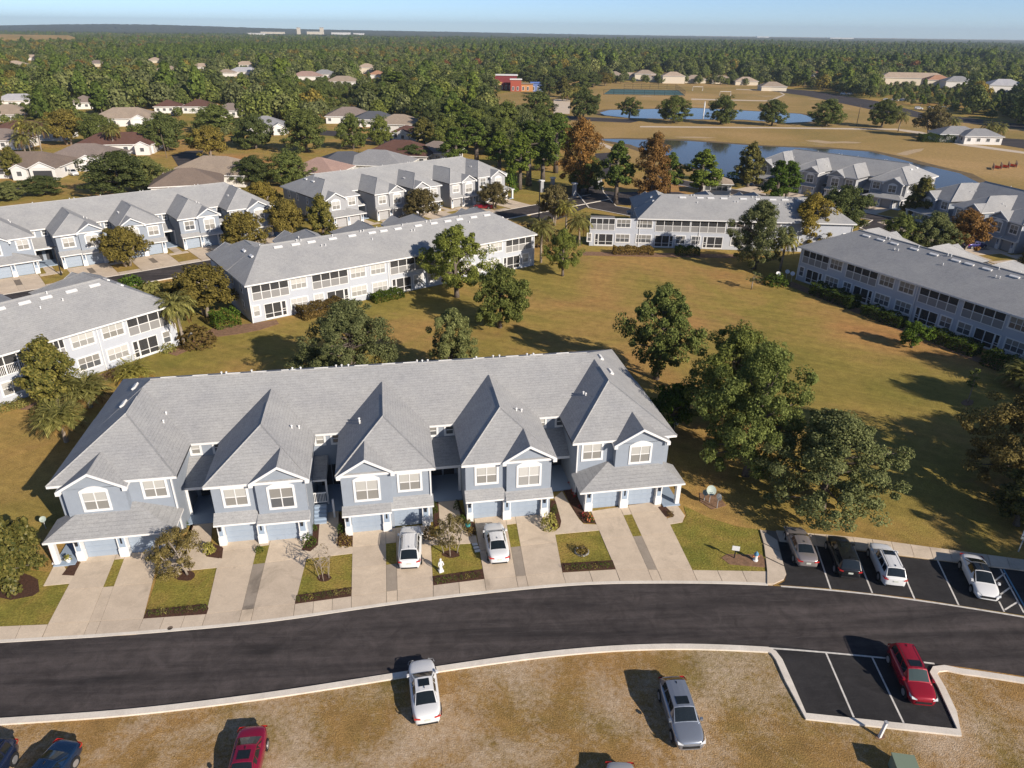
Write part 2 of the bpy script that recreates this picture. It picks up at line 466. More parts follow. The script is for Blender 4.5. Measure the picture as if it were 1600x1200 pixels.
sc = [g(*p) for p in south if p[0] < 1205] + [g(*p) for p in BAYS] + [g(x, y + 4) for x, y in south if x > 1490]
ribbon('curb', sc, .0, .42, 0, .12, M['curb'])
# dry field south of the road, cut round the parking bay
f_pts = [g(x, y + 4) for x, y in south if x < 1200] + [g(x, y + 2) for x, y in BAYS] + [g(x, y + 8) for x, y in south if x > 1490] + [g(2400, 1700), g(-800, 1700)]
sheet('dry_field', f_pts, .003, M['field'])
# parking bays
px_sheet('parking_bay', [(1201, 1006)] + BAYS + [(1452, 1034), (1288, 1017)], .011, M['bay'])
px_sheet('parking_bay', [(1216, 846), (1600, 893), (1900, 940), (2000, 1033), (1600, 962), (1425, 934.5), (1299, 920), (1216, 914), (1226, 908), (1229, 898), (1225, 885)], .011, M['bay'])
def stripe(a, b, wd, z=.016, mt='paint', parent=None, name='parking_line'):
    A, B = g(*a), g(*b); t = (B - A).normalized(); n = Vector((t.y, -t.x, 0)) * wd / 2
    q = MB(); q.face([(*(A - n).xy, z), (*(B - n).xy, z), (*(B + n).xy, z), (*(A + n).xy, z)])
    me = q.mesh(name, [M[mt]])
    if me.polygons[0].normal.z < 0: me.flip_normals()
    o = obj(name, me, parent)
    if parent is None: o['kind'] = 'structure'
    return o
for a, b in (((1275, 853), (1298, 921)), ((1336, 860), (1363, 927)), ((1399, 866), (1429, 936)), ((1464, 874), (1498, 946)), ((1563, 890), (1568, 955)),
             ((1290, 1019), (1334, 1121)), ((1362, 1026), (1412, 1130)), ((1563, 889), (1600, 958)), ((1554, 908), (1570, 896)), ((1563, 929), (1580, 917)), ((1570, 953), (1591, 940))):
    if a[0] == 1563 and b[0] == 1568: a, b = (1561, 940), (1569, 956)
    stripe(a, b, .11)
stripe((1568, 890), (1606, 957), .12, mt='bluepaint')
lw = [g(*p) for p in north if 1205 < p[0]]
ribbon('edge_line', lw, -.07, .06, 0, .0165, M['paint'])
ribbon('edge_line', [g(*p) for p in south if 1195 < p[0] < 1470], -.06, .06, 0, .0165, M['paint'])

# concrete slabs: each slab a piece of its own on a darker joint bed
def slab_quad(parent, A, B, C, D, us, vs, z=.035, gap=.016, mt='concrete', skip=(), special={}):
    """A,B = far left/right, C,D = near right/left (world points)"""
    def P(u, v):
        t = A.lerp(B, u); q = D.lerp(C, u); return t.lerp(q, v)
    for i in range(len(us) - 1):
        for j in range(len(vs) - 1):
            if (i, j) in skip: continue
            q = [P(us[i], vs[j]), P(us[i + 1], vs[j]), P(us[i + 1], vs[j + 1]), P(us[i], vs[j + 1])]
            ce = sum(q, Vector()) / 4
            r = [p + (ce - p).normalized() * gap * 1.4 for p in q]
            dz = random.uniform(-.003, .003)
            b = MB(); b.prism([(p.x - ce.x, p.y - ce.y) for p in r], -.02, z + dz)
            obj('slab', b.mesh('slab', [M[special.get((i, j), mt)]]), parent, (ce.x, ce.y, 0))
def base_sheet(name, pts, z=.013, mt='joint'):
    b = MB(); b.face([(p.x, p.y, z) for p in pts]); me = b.mesh(name, [M[mt]])
    if me.polygons[0].normal.z < 0: me.flip_normals()
    o = obj(name, me); o['kind'] = 'structure'; return o
DRIVES = [  # far left, far right, near right (lawn line), near left, strip fractions, strip rows, under the kerb line right/left
    ((127, 877), (250, 864), (224, 967), (75, 976), (0, .43, .55, 1), (.12, .53), (214, 992), (64, 1001)),
    ((346, 856), (488, 838), (461, 944), (322, 960), (0, .40, .53, 1), (.14, .40), (458, 967), (314, 983)),
    ((551, 839), (672, 827), (677, 915), (549, 932), (0, .425, .555, 1), (.26, .60), (677, 935), (549, 953)),
    ((742, 818), (861, 801), (879, 895), (757, 905), (0, .40, .525, 1), (.19, .56), (885, 913.5), (760, 928)),
    ((926, 806), (1033, 791), (1082, 891), (962, 890), (0, .42, .54, 1), (.15, .50), (1091, 911), (970, 911)),
]
for di, (fl, fr, nr, nl, us, gr, kr, kl) in enumerate(DRIVES):
    A, B, C, D = g(*fl), g(*fr), g(*nr), g(*nl)
    A, B = A + (A - D) * .09, B + (B - C) * .09
    d = base_sheet('driveway', [A, B, C, D])
    vs = (0, gr[0], gr[1], 1)
    slab_quad(d, A, B, C, D, us, vs, skip=((1, 1),), special={(1, 2): 'oldconcrete'} if di else {})
    # grass strip between the two lanes
    P = lambda u, v: A.lerp(B, u).lerp(D.lerp(C, u), v)
    b = MB(); q = [P(us[1], gr[0]), P(us[2], gr[0]), P(us[2], gr[1]), P(us[1], gr[1])]
    b.prism([(p.x, p.y) for p in q], 0, .03); st = obj('grass_strip', b.mesh('grass_strip', [M['frontlawn']])); st['kind'] = 'structure'
    K1, K2 = g(*kr), g(*kl)
    e = base_sheet('driveway_apron', [D, C, K1, K2])
    slab_quad(e, D, C, K1, K2, us, (0, 1))
# sidewalk along the north side of the road
UPPER = [(-220, 996), (0, 979), (75, 976), (224, 967), (322, 960), (461, 944), (549, 932), (677, 915), (757, 905), (879, 895), (962, 890), (1082, 891), (1198, 893)]
for ux0, ux1, lx0, lx1, n in ((-220, 75, -232, 64, 7), (224, 322, 214, 314, 3), (461, 549, 458, 549, 3), (677, 757, 677, 760, 2), (879, 962, 885, 970, 2), (1082, 1198, 1091, 1208, 3)):
    U = [g(x, interp(UPPER, x)) for x in np.linspace(ux0, ux1, n + 1)]; Lw = [g(x, interp(north, x) - .6) for x in np.linspace(lx0, lx1, n + 1)]
    sd_ = base_sheet('sidewalk', U + list(reversed(Lw)))
    for i in range(n): slab_quad(sd_, U[i], U[i + 1], Lw[i + 1], Lw[i], (0, 1), (0, 1), mt='walk')
# walk round the corner and along the north parking bay
c1 = [(1187, 828), (1216, 846), (1225, 885), (1229, 898), (1224, 907), (1209, 914.3), (1198, 913.8), (1198, 893), (1196, 868)]
cw = base_sheet('sidewalk', [g(*p) for p in c1])
for poly in ([(1187, 828), (1214, 845.5), (1218, 862), (1193, 850)], [(1193.5, 851.5), (1218.3, 863.5), (1224.5, 885), (1196, 871)], [(1196.3, 873), (1224.8, 886.5), (1228, 898), (1224, 906.5), (1209, 913.6), (1198.6, 913.4), (1198.6, 893)]):
    b = MB(); b.prism([g(*p).xy[:] for p in poly], -.01, .1); obj('slab', b.mesh('slab', [M['walk']]), cw)
top = [(1187, 828), (1340, 841), (1600, 876), (1900, 922)]; bot = [(1187, 846), (1216, 846.5), (1340, 860), (1600, 893), (1900, 940)]
pw = base_sheet('sidewalk', [g(1187, 828), g(1340, 841), g(1600, 876), g(1900, 922), g(1900, 940), g(1600, 893), g(1340, 860), g(1216, 846)])
xs = np.arange(1218, 1880, 30)
for a, b_ in zip(xs, xs[1:]):
    slab_quad(pw, g(a - 6, interp(top, a - 6)), g(b_ - 6, interp(top, b_ - 6)), g(b_, interp(bot, b_)), g(a, interp(bot, a)), (0, 1), (0, 1), z=.11, mt='walk')
# walkways to the entries
WALKS = [
    [(247, 896), (252, 864), (270, 862), (284, 858), (296, 840), (305, 815), (311, 796), (333, 795), (330, 845), (322, 870), (349, 874), (342, 887)],
    [(467, 875), (472, 861), (485, 862), (497, 852), (500, 806), (505, 788), (530, 788), (529, 826), (527, 853), (551, 855), (551, 865)],
    [(672, 852), (672, 840), (688, 838), (686, 800), (684, 765), (708, 766), (716, 790), (726, 812), (722, 826), (744, 838), (746, 849)],
    [(858, 828), (862, 835), (875, 824), (877, 815), (866, 778), (878, 768), (891, 790), (905, 812), (912, 819), (932, 820), (936, 829), (860, 836)],
    [(68, 916), (83, 887), (84, 876), (97, 880), (109, 899), (116, 900), (109, 912)],
    [(1043, 810), (1053, 808), (1036, 789), (1046, 783), (1060, 792), (1070, 806), (1066, 816), (1044, 820)],
]
for wpts in WALKS:
    q = [g(*p) for p in wpts]
    b = MB(); b.prism([p.xy[:] for p in q], -.01, .033); o = obj('walkway', b.mesh('walkway', [M['walk']])); o['kind'] = 'structure'
# front lawns
for pts in ([(247, 897), (342, 887), (322, 960), (224, 967)], [(467, 875), (551, 865), (549, 932), (461, 944)], [(671, 853), (746, 849), (757, 905), (676, 915)],
            [(860, 836), (936, 829), (962, 890), (879, 894)], [(-260, 995), (75, 976), (109, 912), (68, 916), (78, 894), (-60, 880), (-260, 930)],
            [(1043, 820), (1066, 817), (1073, 806), (1068, 790), (1110, 810), (1150, 822), (1187, 828), (1196, 870), (1198, 893), (1082, 891)]):
    px_sheet('front_lawn', pts, .006, M['frontlawn'])
# mulch and planting beds
def bed(name, pix, mt='mulch', z=.05):
    b = MB(); b.prism([g(*p).xy[:] for p in pix], -.01, z); o = obj(name, b.mesh(name, [M[mt]])); o['kind'] = 'structure'; return o
for pix in ([(322, 944), (326, 951), (323, 960), (224, 967), (231, 954)], [(550, 918), (549, 932), (461, 944), (463, 931)], [(754, 890), (757, 905), (677, 915), (676, 901)], [(957, 876), (962, 889.5), (879, 894), (877, 881)],
            [(120, 869), (125, 877), (116, 900), (97, 899)], [(284, 858), (296, 838), (300, 800), (308, 796), (303, 820)], [(330, 846), (333, 850), (347, 855), (349, 857), (347, 873), (322, 869)],
            [(486, 810), (500, 805), (497, 852), (485, 862), (471, 860), (480, 842)], [(529, 800), (537, 815), (551, 838), (551, 853), (527, 852), (529, 826)], [(678, 766), (684, 765), (687, 820), (678, 824)],
            [(710, 762), (722, 800), (742, 819), (744, 836), (724, 828), (716, 790)], [(862, 782), (868, 783), (877, 815), (875, 824), (860, 825), (857, 812)], [(872, 750), (888, 742), (914, 793), (931, 818), (912, 817), (900, 803), (886, 778)],
            [(1028, 793), (1038, 790), (1054, 806), (1040, 808)]):
    bed('planting_bed', pix)
for cx, cy, rx, ry in ((288, 899, 17, 9), (506, 903, 12, 6), (705, 866, 14, 6), (92, 632, 26, 16), (25, 915, 40, 22), (1375, 1151, 8, 5), (1512, 629, 10, 5)):
    bed('mulch_ring', [(cx + rx * math.cos(t) * random.uniform(.85, 1.1), cy + ry * math.sin(t) * random.uniform(.85, 1.1)) for t in np.linspace(0, 6.28, 15)[:-1]], 'mulch' if cx < 720 else 'dirt', .02)
bed('mulch_bed', [(1127, 872), (1136, 866), (1190, 867), (1197, 878), (1196, 887), (1140, 882)], 'dirt', .03)
bed('mulch_bed', [(1093, 770), (1120, 772), (1135, 790), (1112, 796), (1094, 784)], 'dirt', .02)
for pix in ([(395, 505), (432, 500), (436, 506), (405, 516), (372, 522), (335, 527), (300, 545), (275, 556), (262, 552), (300, 532), (330, 514), (350, 510)], [(120, 597), (215, 566), (228, 572), (150, 600), (90, 625), (60, 640), (30, 640)]):
    bed('pine_straw_bed', pix, 'dirt', .015)
bed('pine_straw_bed', [(1238, 440), (1420, 514), (1600, 587), (1600, 596), (1420, 522), (1225, 444)], 'dirt', .012)
bed('pine_straw_bed', [(905, 393), (1180, 398), (1180, 404), (902, 399)], 'dirt', .012)
0 and bed('pine_straw_bed', [(842, 420), (890, 395), (905, 393), (950, 398), (1235, 404), (1238, 436), (1420, 512), (1600, 585), (1600, 592), (1420, 520), (1225, 442), (1170, 402), (900, 402)], 'dirt', .012)
# ------------------------------------------------------------------ townhouse blocks
ZE, YR, ZR, YRIDGE = 5.35, 19.7, 8.3, 12.7
MESH = {}
def cached(key, fn):
    if key not in MESH: MESH[key] = fn()
    return MESH[key]
def win_frame(w, h, cols, arch, rows=2):
    b = MB(); t = .17 if rows else .13; d = .06
    b.box(-w / 2, -w / 2 + t, -d, .03, 0, h); b.box(w / 2 - t, w / 2, -d, .03, 0, h)
    b.box(-w / 2 + t, w / 2 - t, -d, .03, 0, t * 1.1); b.box(-w / 2 + t, w / 2 - t, -d, .03, h - t, h)
    iw = (w - 2 * t) / cols
    for i in range(1, cols):
        x = -w / 2 + t + iw * i; b.box(x - .035, x + .035, -d + .01, .02, t, h - t)
    for i in range(cols):
        x = -w / 2 + t + iw * i; zz = t + (h - 2 * t) * .5
        b.box(x + .04, x + iw - .04, -.045, .02, zz - .03, zz + .03)
    if arch:
        n = 10; rise = .34
        pts = [(-w / 2, h)] + [(-w / 2 + w * i / n, h + .02 + rise * math.sin(math.pi * i / n)) for i in range(1, n)] + [(w / 2, h)]
        b.face([(x, -d, z) for x, z in pts])
        for (x0, z0), (x1, z1) in zip(pts, pts[1:]): b.face([(x0, -d, z0), (x0, .03, z0), (x1, .03, z1), (x1, -d, z1)])
    return b.mesh('window', [M['white']])
def pane_mesh(w, h, mt):
    b = MB(); b.box(-w / 2, w / 2, -.02, .01, 0, h); return b.mesh('pane', [M[mt]])
def window(par, x, y, z, w, h, cols, rot=0.0, arch=False, tone=0, fine=True):
    f = obj('window', cached(('wf', round(w, 2), round(h, 2), cols, arch), lambda: win_frame(w, h, cols, arch)), par, (x, y, z), rot)
    t = .17; iw = (w - 2 * t) / cols; ph = (h - 2 * t) / 2 - .03
    if tone == 1 and random.random() < .38: tone = random.choice((0, 0, 2))
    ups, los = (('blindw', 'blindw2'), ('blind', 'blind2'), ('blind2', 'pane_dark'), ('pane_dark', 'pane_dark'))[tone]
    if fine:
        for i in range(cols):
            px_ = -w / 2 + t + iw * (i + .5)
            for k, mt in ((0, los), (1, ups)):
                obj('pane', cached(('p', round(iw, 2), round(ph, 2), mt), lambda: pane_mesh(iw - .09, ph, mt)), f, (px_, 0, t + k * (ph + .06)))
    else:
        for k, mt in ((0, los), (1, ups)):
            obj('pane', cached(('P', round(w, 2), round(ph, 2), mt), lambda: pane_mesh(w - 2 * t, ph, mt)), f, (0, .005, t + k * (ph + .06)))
    return f

def garage_door_mesh(w, h, mt):
    b = MB(); n = 4; sh = h / n
    b.box(-w / 2, w / 2, 0, .04, 0, h)
    for i in range(n):
        z0, z1 = i * sh + .02, (i + 1) * sh - .02
        b.box(-w / 2 + .02, w / 2 - .02, -.025, .0, z0, z1)
        pw = (w - .1) / 4
        for k in range(4): b.box(-w / 2 + .1 + pw * k, -w / 2 + .0 + pw * (k + 1), -.036, -.026, z0 + .08, z1 - .08)
    return b.mesh('garage_door', [M[mt]])
def column_mesh(w, h, mt):
    b = MB(); b.box(-w / 2, w / 2, -.3, .16, 0, h)
    b.box(-w / 2 - .03, w / 2 + .03, -.33, .1, 0, .75); b.box(-w / 2 - .03, w / 2 + .03, -.33, .1, h - .12, h)
    return b.mesh('column', [M['white']])
def inset_mesh(w, h, mt):
    b = MB(); b.box(-w / 2 + .09, w / 2 - .09, -.315, -.29, .9, h - .2); return b.mesh('inset_panel', [M[mt]])
def lantern_mesh():
    b = MB(); b.box(-.07, .07, -.45, -.31, 1.45, 1.75); b.box(-.1, .1, -.48, -.31, 1.76, 1.82); b.box(-.03, .03, -.4, -.36, 1.83, 1.93)
    return b.mesh('lantern', [M['black']])
def plate_mesh():
    b = MB(); b.box(-.06, .06, -.335, -.316, 1.25, 1.85); return b.mesh('number_plate', [M['black']])

def hip_wing(name, xl, xr, xc, yf, ya, yb, zr, par, ze=ZE, mt='roof'):
    """hip-fronted wing running back into the main roof; fascia white in front, eave shade painted on its sides"""
    b = MB(); zf = ze - .2
    FLp, FRp, BL, BR = (xl, yf, ze), (xr, yf, ze), (xl, yb, ze), (xr, yb, ze)
    A, Bk = (xc, ya, zr), (xc, yb, zr)
    b.face([FLp, FRp, A]); b.face([FRp, BR, Bk, A]); b.face([BL, FLp, A, Bk]); b.face([BR, BL, Bk])
    d = lambda p: (p[0], p[1], zf)
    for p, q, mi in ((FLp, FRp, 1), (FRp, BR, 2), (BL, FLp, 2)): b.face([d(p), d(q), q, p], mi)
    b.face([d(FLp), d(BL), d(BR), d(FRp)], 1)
    o = obj(name, b.mesh(name, [M[mt], M['white'], M['eave_shade']]), par)
    c = MB()
    for p in (FLp, FRp): c.tube([p, A], [.07, .07], 4, cap=False)
    c.tube([A, (xc, (ya + yb) / 2 + .6, zr)], [.07, .07], 4, cap=False)
    obj('hip_cap', c.mesh('hip_cap', [M[mt]]), o)
    return o
def gable(par, xc, half, yf, yb, zeave, zpk, wall, wy):
    """front gable: roof slabs, white rake boards, triangular wall"""
    b = MB(); th = .1
    L_, R_, T = (xc - half, zeave), (xc + half, zeave), (xc, zpk)
    for a, c in ((L_, T), (T, R_)):
        b.face([(a[0], yf, a[1]), (c[0], yf, c[1]), (c[0], yb, c[1]), (a[0], yb, a[1])])
        b.face([(a[0], yf, a[1] - th), (a[0], yb, a[1] - th), (c[0], yb, c[1] - th), (c[0], yf, c[1] - th)], 1)
    rr = .2
    for a, c in ((L_, T), (T, R_)):   # rake boards
        q = [(a[0], a[1]), (c[0], c[1]), (c[0], c[1] - rr), (a[0], a[1] - rr)]
        b.face([(x, yf - .05, z + .03) for x, z in reversed(q)], 1); b.face([(x, yf + .03, z - .0) for x, z in q], 1)
        b.face([(a[0], yf - .05, a[1] + .03), (a[0], yf + .03, a[1] + .03), (c[0], yf + .03, c[1] + .03), (c[0], yf - .05, c[1] + .03)][::1], 1)
    for sx, x in ((-1, xc - half), (1, xc + half)):
        b.box(min(x, x - sx * .3), max(x, x - sx * .3), yf - .06, wy, zeave - .28, zeave - .02, 1)
        b.box(x - .02, x + .02, yf, yb, zeave - .16, zeave, 1)
    obj('gable_roof', b.mesh('gable_roof', [M['roof'], M['white']]), par)
def pent(par, x0, x1, y0, z0, y1, z1, hl=0.0, hr=0.0, name='pent_roof'):
    """low roof over the garages; hl/hr = how far the hips run back at the ends"""
    b = MB(); f = .16
    A, B = (x0, y0, z0), (x1, y0, z0); C, D = (x1 - hr, y1, z1), (x0 + hl, y1, z1)
    b.face([A, B, C, D])
    if hl: b.face([(x0, y1, z0), A, D])
    else: b.face([(x0, y1, z0 - f), (x0, y0, z0 - f), A, D], 1)
    if hr: b.face([B, (x1, y1, z0), C])
    else: b.face([(x1, y0, z0 - f), (x1, y1, z0 - f), C, B], 1)
    b.face([(x0, y0, z0 - f), (x1, y0, z0 - f), B, A], 1)
    for x, h in ((x0, hl), (x1, hr)):
        if h:
            q = [(x, y0, z0 - f), (x, y1, z0 - f), (x, y1, z0), (x, y0, z0)]
            b.face(q if x == x1 else q[::-1], 1)
    b.face([(x0, y0, z0 - f), (x0, y1, z0 - f), (x1, y1, z0 - f), (x1, y0, z0 - f)], 1)
    return obj(name, b.mesh(name, [M['roof'], M['white']]), par)
def wall_holes(par, x0, x1, z0, z1, y, holes, mt, out=-1, name='wall', depth=1.9):
    xs = sorted({x0, x1} | {h[0] for h in holes} | {h[1] for h in holes}); zs = sorted({z0, z1} | {h[2] for h in holes} | {h[3] for h in holes})
    b = MB()
    for xa, xb in zip(xs, xs[1:]):
        for za, zb in zip(zs, zs[1:]):
            mx, mz = (xa + xb) / 2, (za + zb) / 2
            if any(h[0] < mx < h[1] and h[2] < mz < h[3] for h in holes): continue
            q = [(xa, y, za), (xb, y, za), (xb, y, zb), (xa, y, zb)]
            b.face(q if out < 0 else q[::-1])
    yi = y - out * depth
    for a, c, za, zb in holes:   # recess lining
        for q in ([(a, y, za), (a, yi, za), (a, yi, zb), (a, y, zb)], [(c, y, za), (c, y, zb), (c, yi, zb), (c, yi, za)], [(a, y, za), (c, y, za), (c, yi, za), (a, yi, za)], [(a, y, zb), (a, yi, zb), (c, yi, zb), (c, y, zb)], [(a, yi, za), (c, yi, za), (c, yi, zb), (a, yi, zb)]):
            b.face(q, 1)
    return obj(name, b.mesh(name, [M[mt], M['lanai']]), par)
# screen mesh: dark, half see-through
def _screen():
    m_ = bpy.data.materials.new('insect_screen'); m_.use_nodes = True
    N, L = m_.node_tree.nodes, m_.node_tree.links
    t = N.new("ShaderNodeBsdfTransparent"); mx = N.new("ShaderNodeMixShader"); mx.inputs[0].default_value = .55
    N["Principled BSDF"].inputs["Base Color"].default_value = (.05, .05, .052, 1); N["Principled BSDF"].inputs["Roughness"].default_value = .6
    L.new(t.outputs[0], mx.inputs[1]); L.new(N["Principled BSDF"].outputs[0], mx.inputs[2]); L.new(mx.outputs[0], N["Material Output"].inputs[0])
    return m_
M['screen'] = _screen()
def bx(x0, x1, y0, y1, z0, z1, mt, name):
    return cached((name, mt, round(x1 - x0, 2), round(y1 - y0, 3), round(z1 - z0, 2)), lambda: MB().box(-(x1 - x0) / 2, (x1 - x0) / 2, -(y1 - y0) / 2, (y1 - y0) / 2, 0, z1 - z0).mesh(name, [M[mt]]))
def boxpart(par, name, x0, x1, y0, y1, z0, z1, mt):
    return obj(name, bx(x0, x1, y0, y1, z0, z1, mt, name), par, ((x0 + x1) / 2, (y0 + y1) / 2, z0))
def lanai_up(par, x0, x1, y, rail=False):
    n = 4 if x1 - x0 > 4 else 3
    z0, z1, zm = 2.95, 5.1, 4.0
    fr = MB(); w = x1 - x0
    for i in range(n + 1):
        x = x0 + w * i / n; fr.box(x - .05, x + .05, y - .04, y + .05, z0, z1)
    for z in (z0, zm, z1 - .08): fr.box(x0, x1, y - .03, y + .06, z, z + .08)
    f = obj('screened_balcony', fr.mesh('screened_balcony', [M['white']]), par)
    for i in range(n):
        a, c = x0 + w * i / n + .05, x0 + w * (i + 1) / n - .05
        boxpart(f, 'screen', a, c, y - .005, y + .005, zm + .08, z1 - .08, 'screen')
        if rail:
            k = int((c - a) / .16)
            q = MB()
            for j in range(k): q.box(a + .16 * j, a + .16 * j + .05, y - .02, y + .02, z0 + .08, zm)
            obj('railing', q.mesh('railing', [M['white']]), f)
        else: boxpart(f, 'kick_panel', a, c, y - .015, y + .015, z0 + .08, zm, 'kick')
def lanai_low(par, x0, x1, y, door=1):
    z0, z1 = .1, 2.3; fr = MB(); w = x1 - x0; dw = .75
    xs = [x0, x0 + (w - dw) / 2, x1 - dw, x1] if door > 0 else [x0, x0 + dw, x0 + dw + (w - dw) / 2, x1]
    for x in xs: fr.box(x - .05, x + .05, y - .04, y + .05, z0, z1)
    for z, q in ((z0, .2), (.85, .06), (z1 - .08, .08)): fr.box(x0, x1, y - .03, y + .06, z, z + q)
    f = obj('screened_porch', fr.mesh('screened_porch', [M['white']]), par)
    for a, c in zip(xs, xs[1:]):
        nm = 'screen_door' if abs((c - a) - dw) < .01 else 'screen'
        boxpart(f, nm, a + .05, c - .05, y - .005, y + .005, .91, z1 - .08, 'screen'); boxpart(f, 'screen', a + .05, c - .05, y - .005, y + .005, .3, .85, 'screen')
        if nm == 'screen_door':
            q = MB(); q.box(a + .06, c - .06, y - .03, y + .04, 1.15, 1.22); q.box(a + .06, a + .14, y - .03, y + .04, .3, 2.2); q.box(c - .14, c - .06, y - .03, y + .04, .3, 2.2)
            obj('door_frame', q.mesh('door_frame', [M['white']]), f)

REAR_UP = [('L', 40.5, 45.4), ('W', 37.9, 40.3), ('L', 32.0, 37.2), ('W', 29.2, 31.7), ('W', 26.1, 28.6), ('L', 20.0, 25.4), ('L', 14.0, 19.3), ('W', 11.1, 13.6), ('W', 8.3, 10.9), ('W', 5.4, 7.9), ('L', -.4, 4.8)]
REAR_LO = [('W', 44.6, 45.7), ('D', 41.1, 44.1), ('W', 38.0, 40.6), ('W', 35.7, 37.3), ('D', 32.1, 35.3), ('W', 29.2, 31.8), ('W', 25.9, 28.5), ('E', 22.1, 25.3), ('W', 20.0, 21.8), ('W', 17.4, 19.4), ('D', 13.8, 17.0), ('W', 10.7, 13.3), ('W', 8.0, 10.2), ('W', 5.9, 7.7), ('E', 2.0, 5.3), ('W', .1, 1.5)]

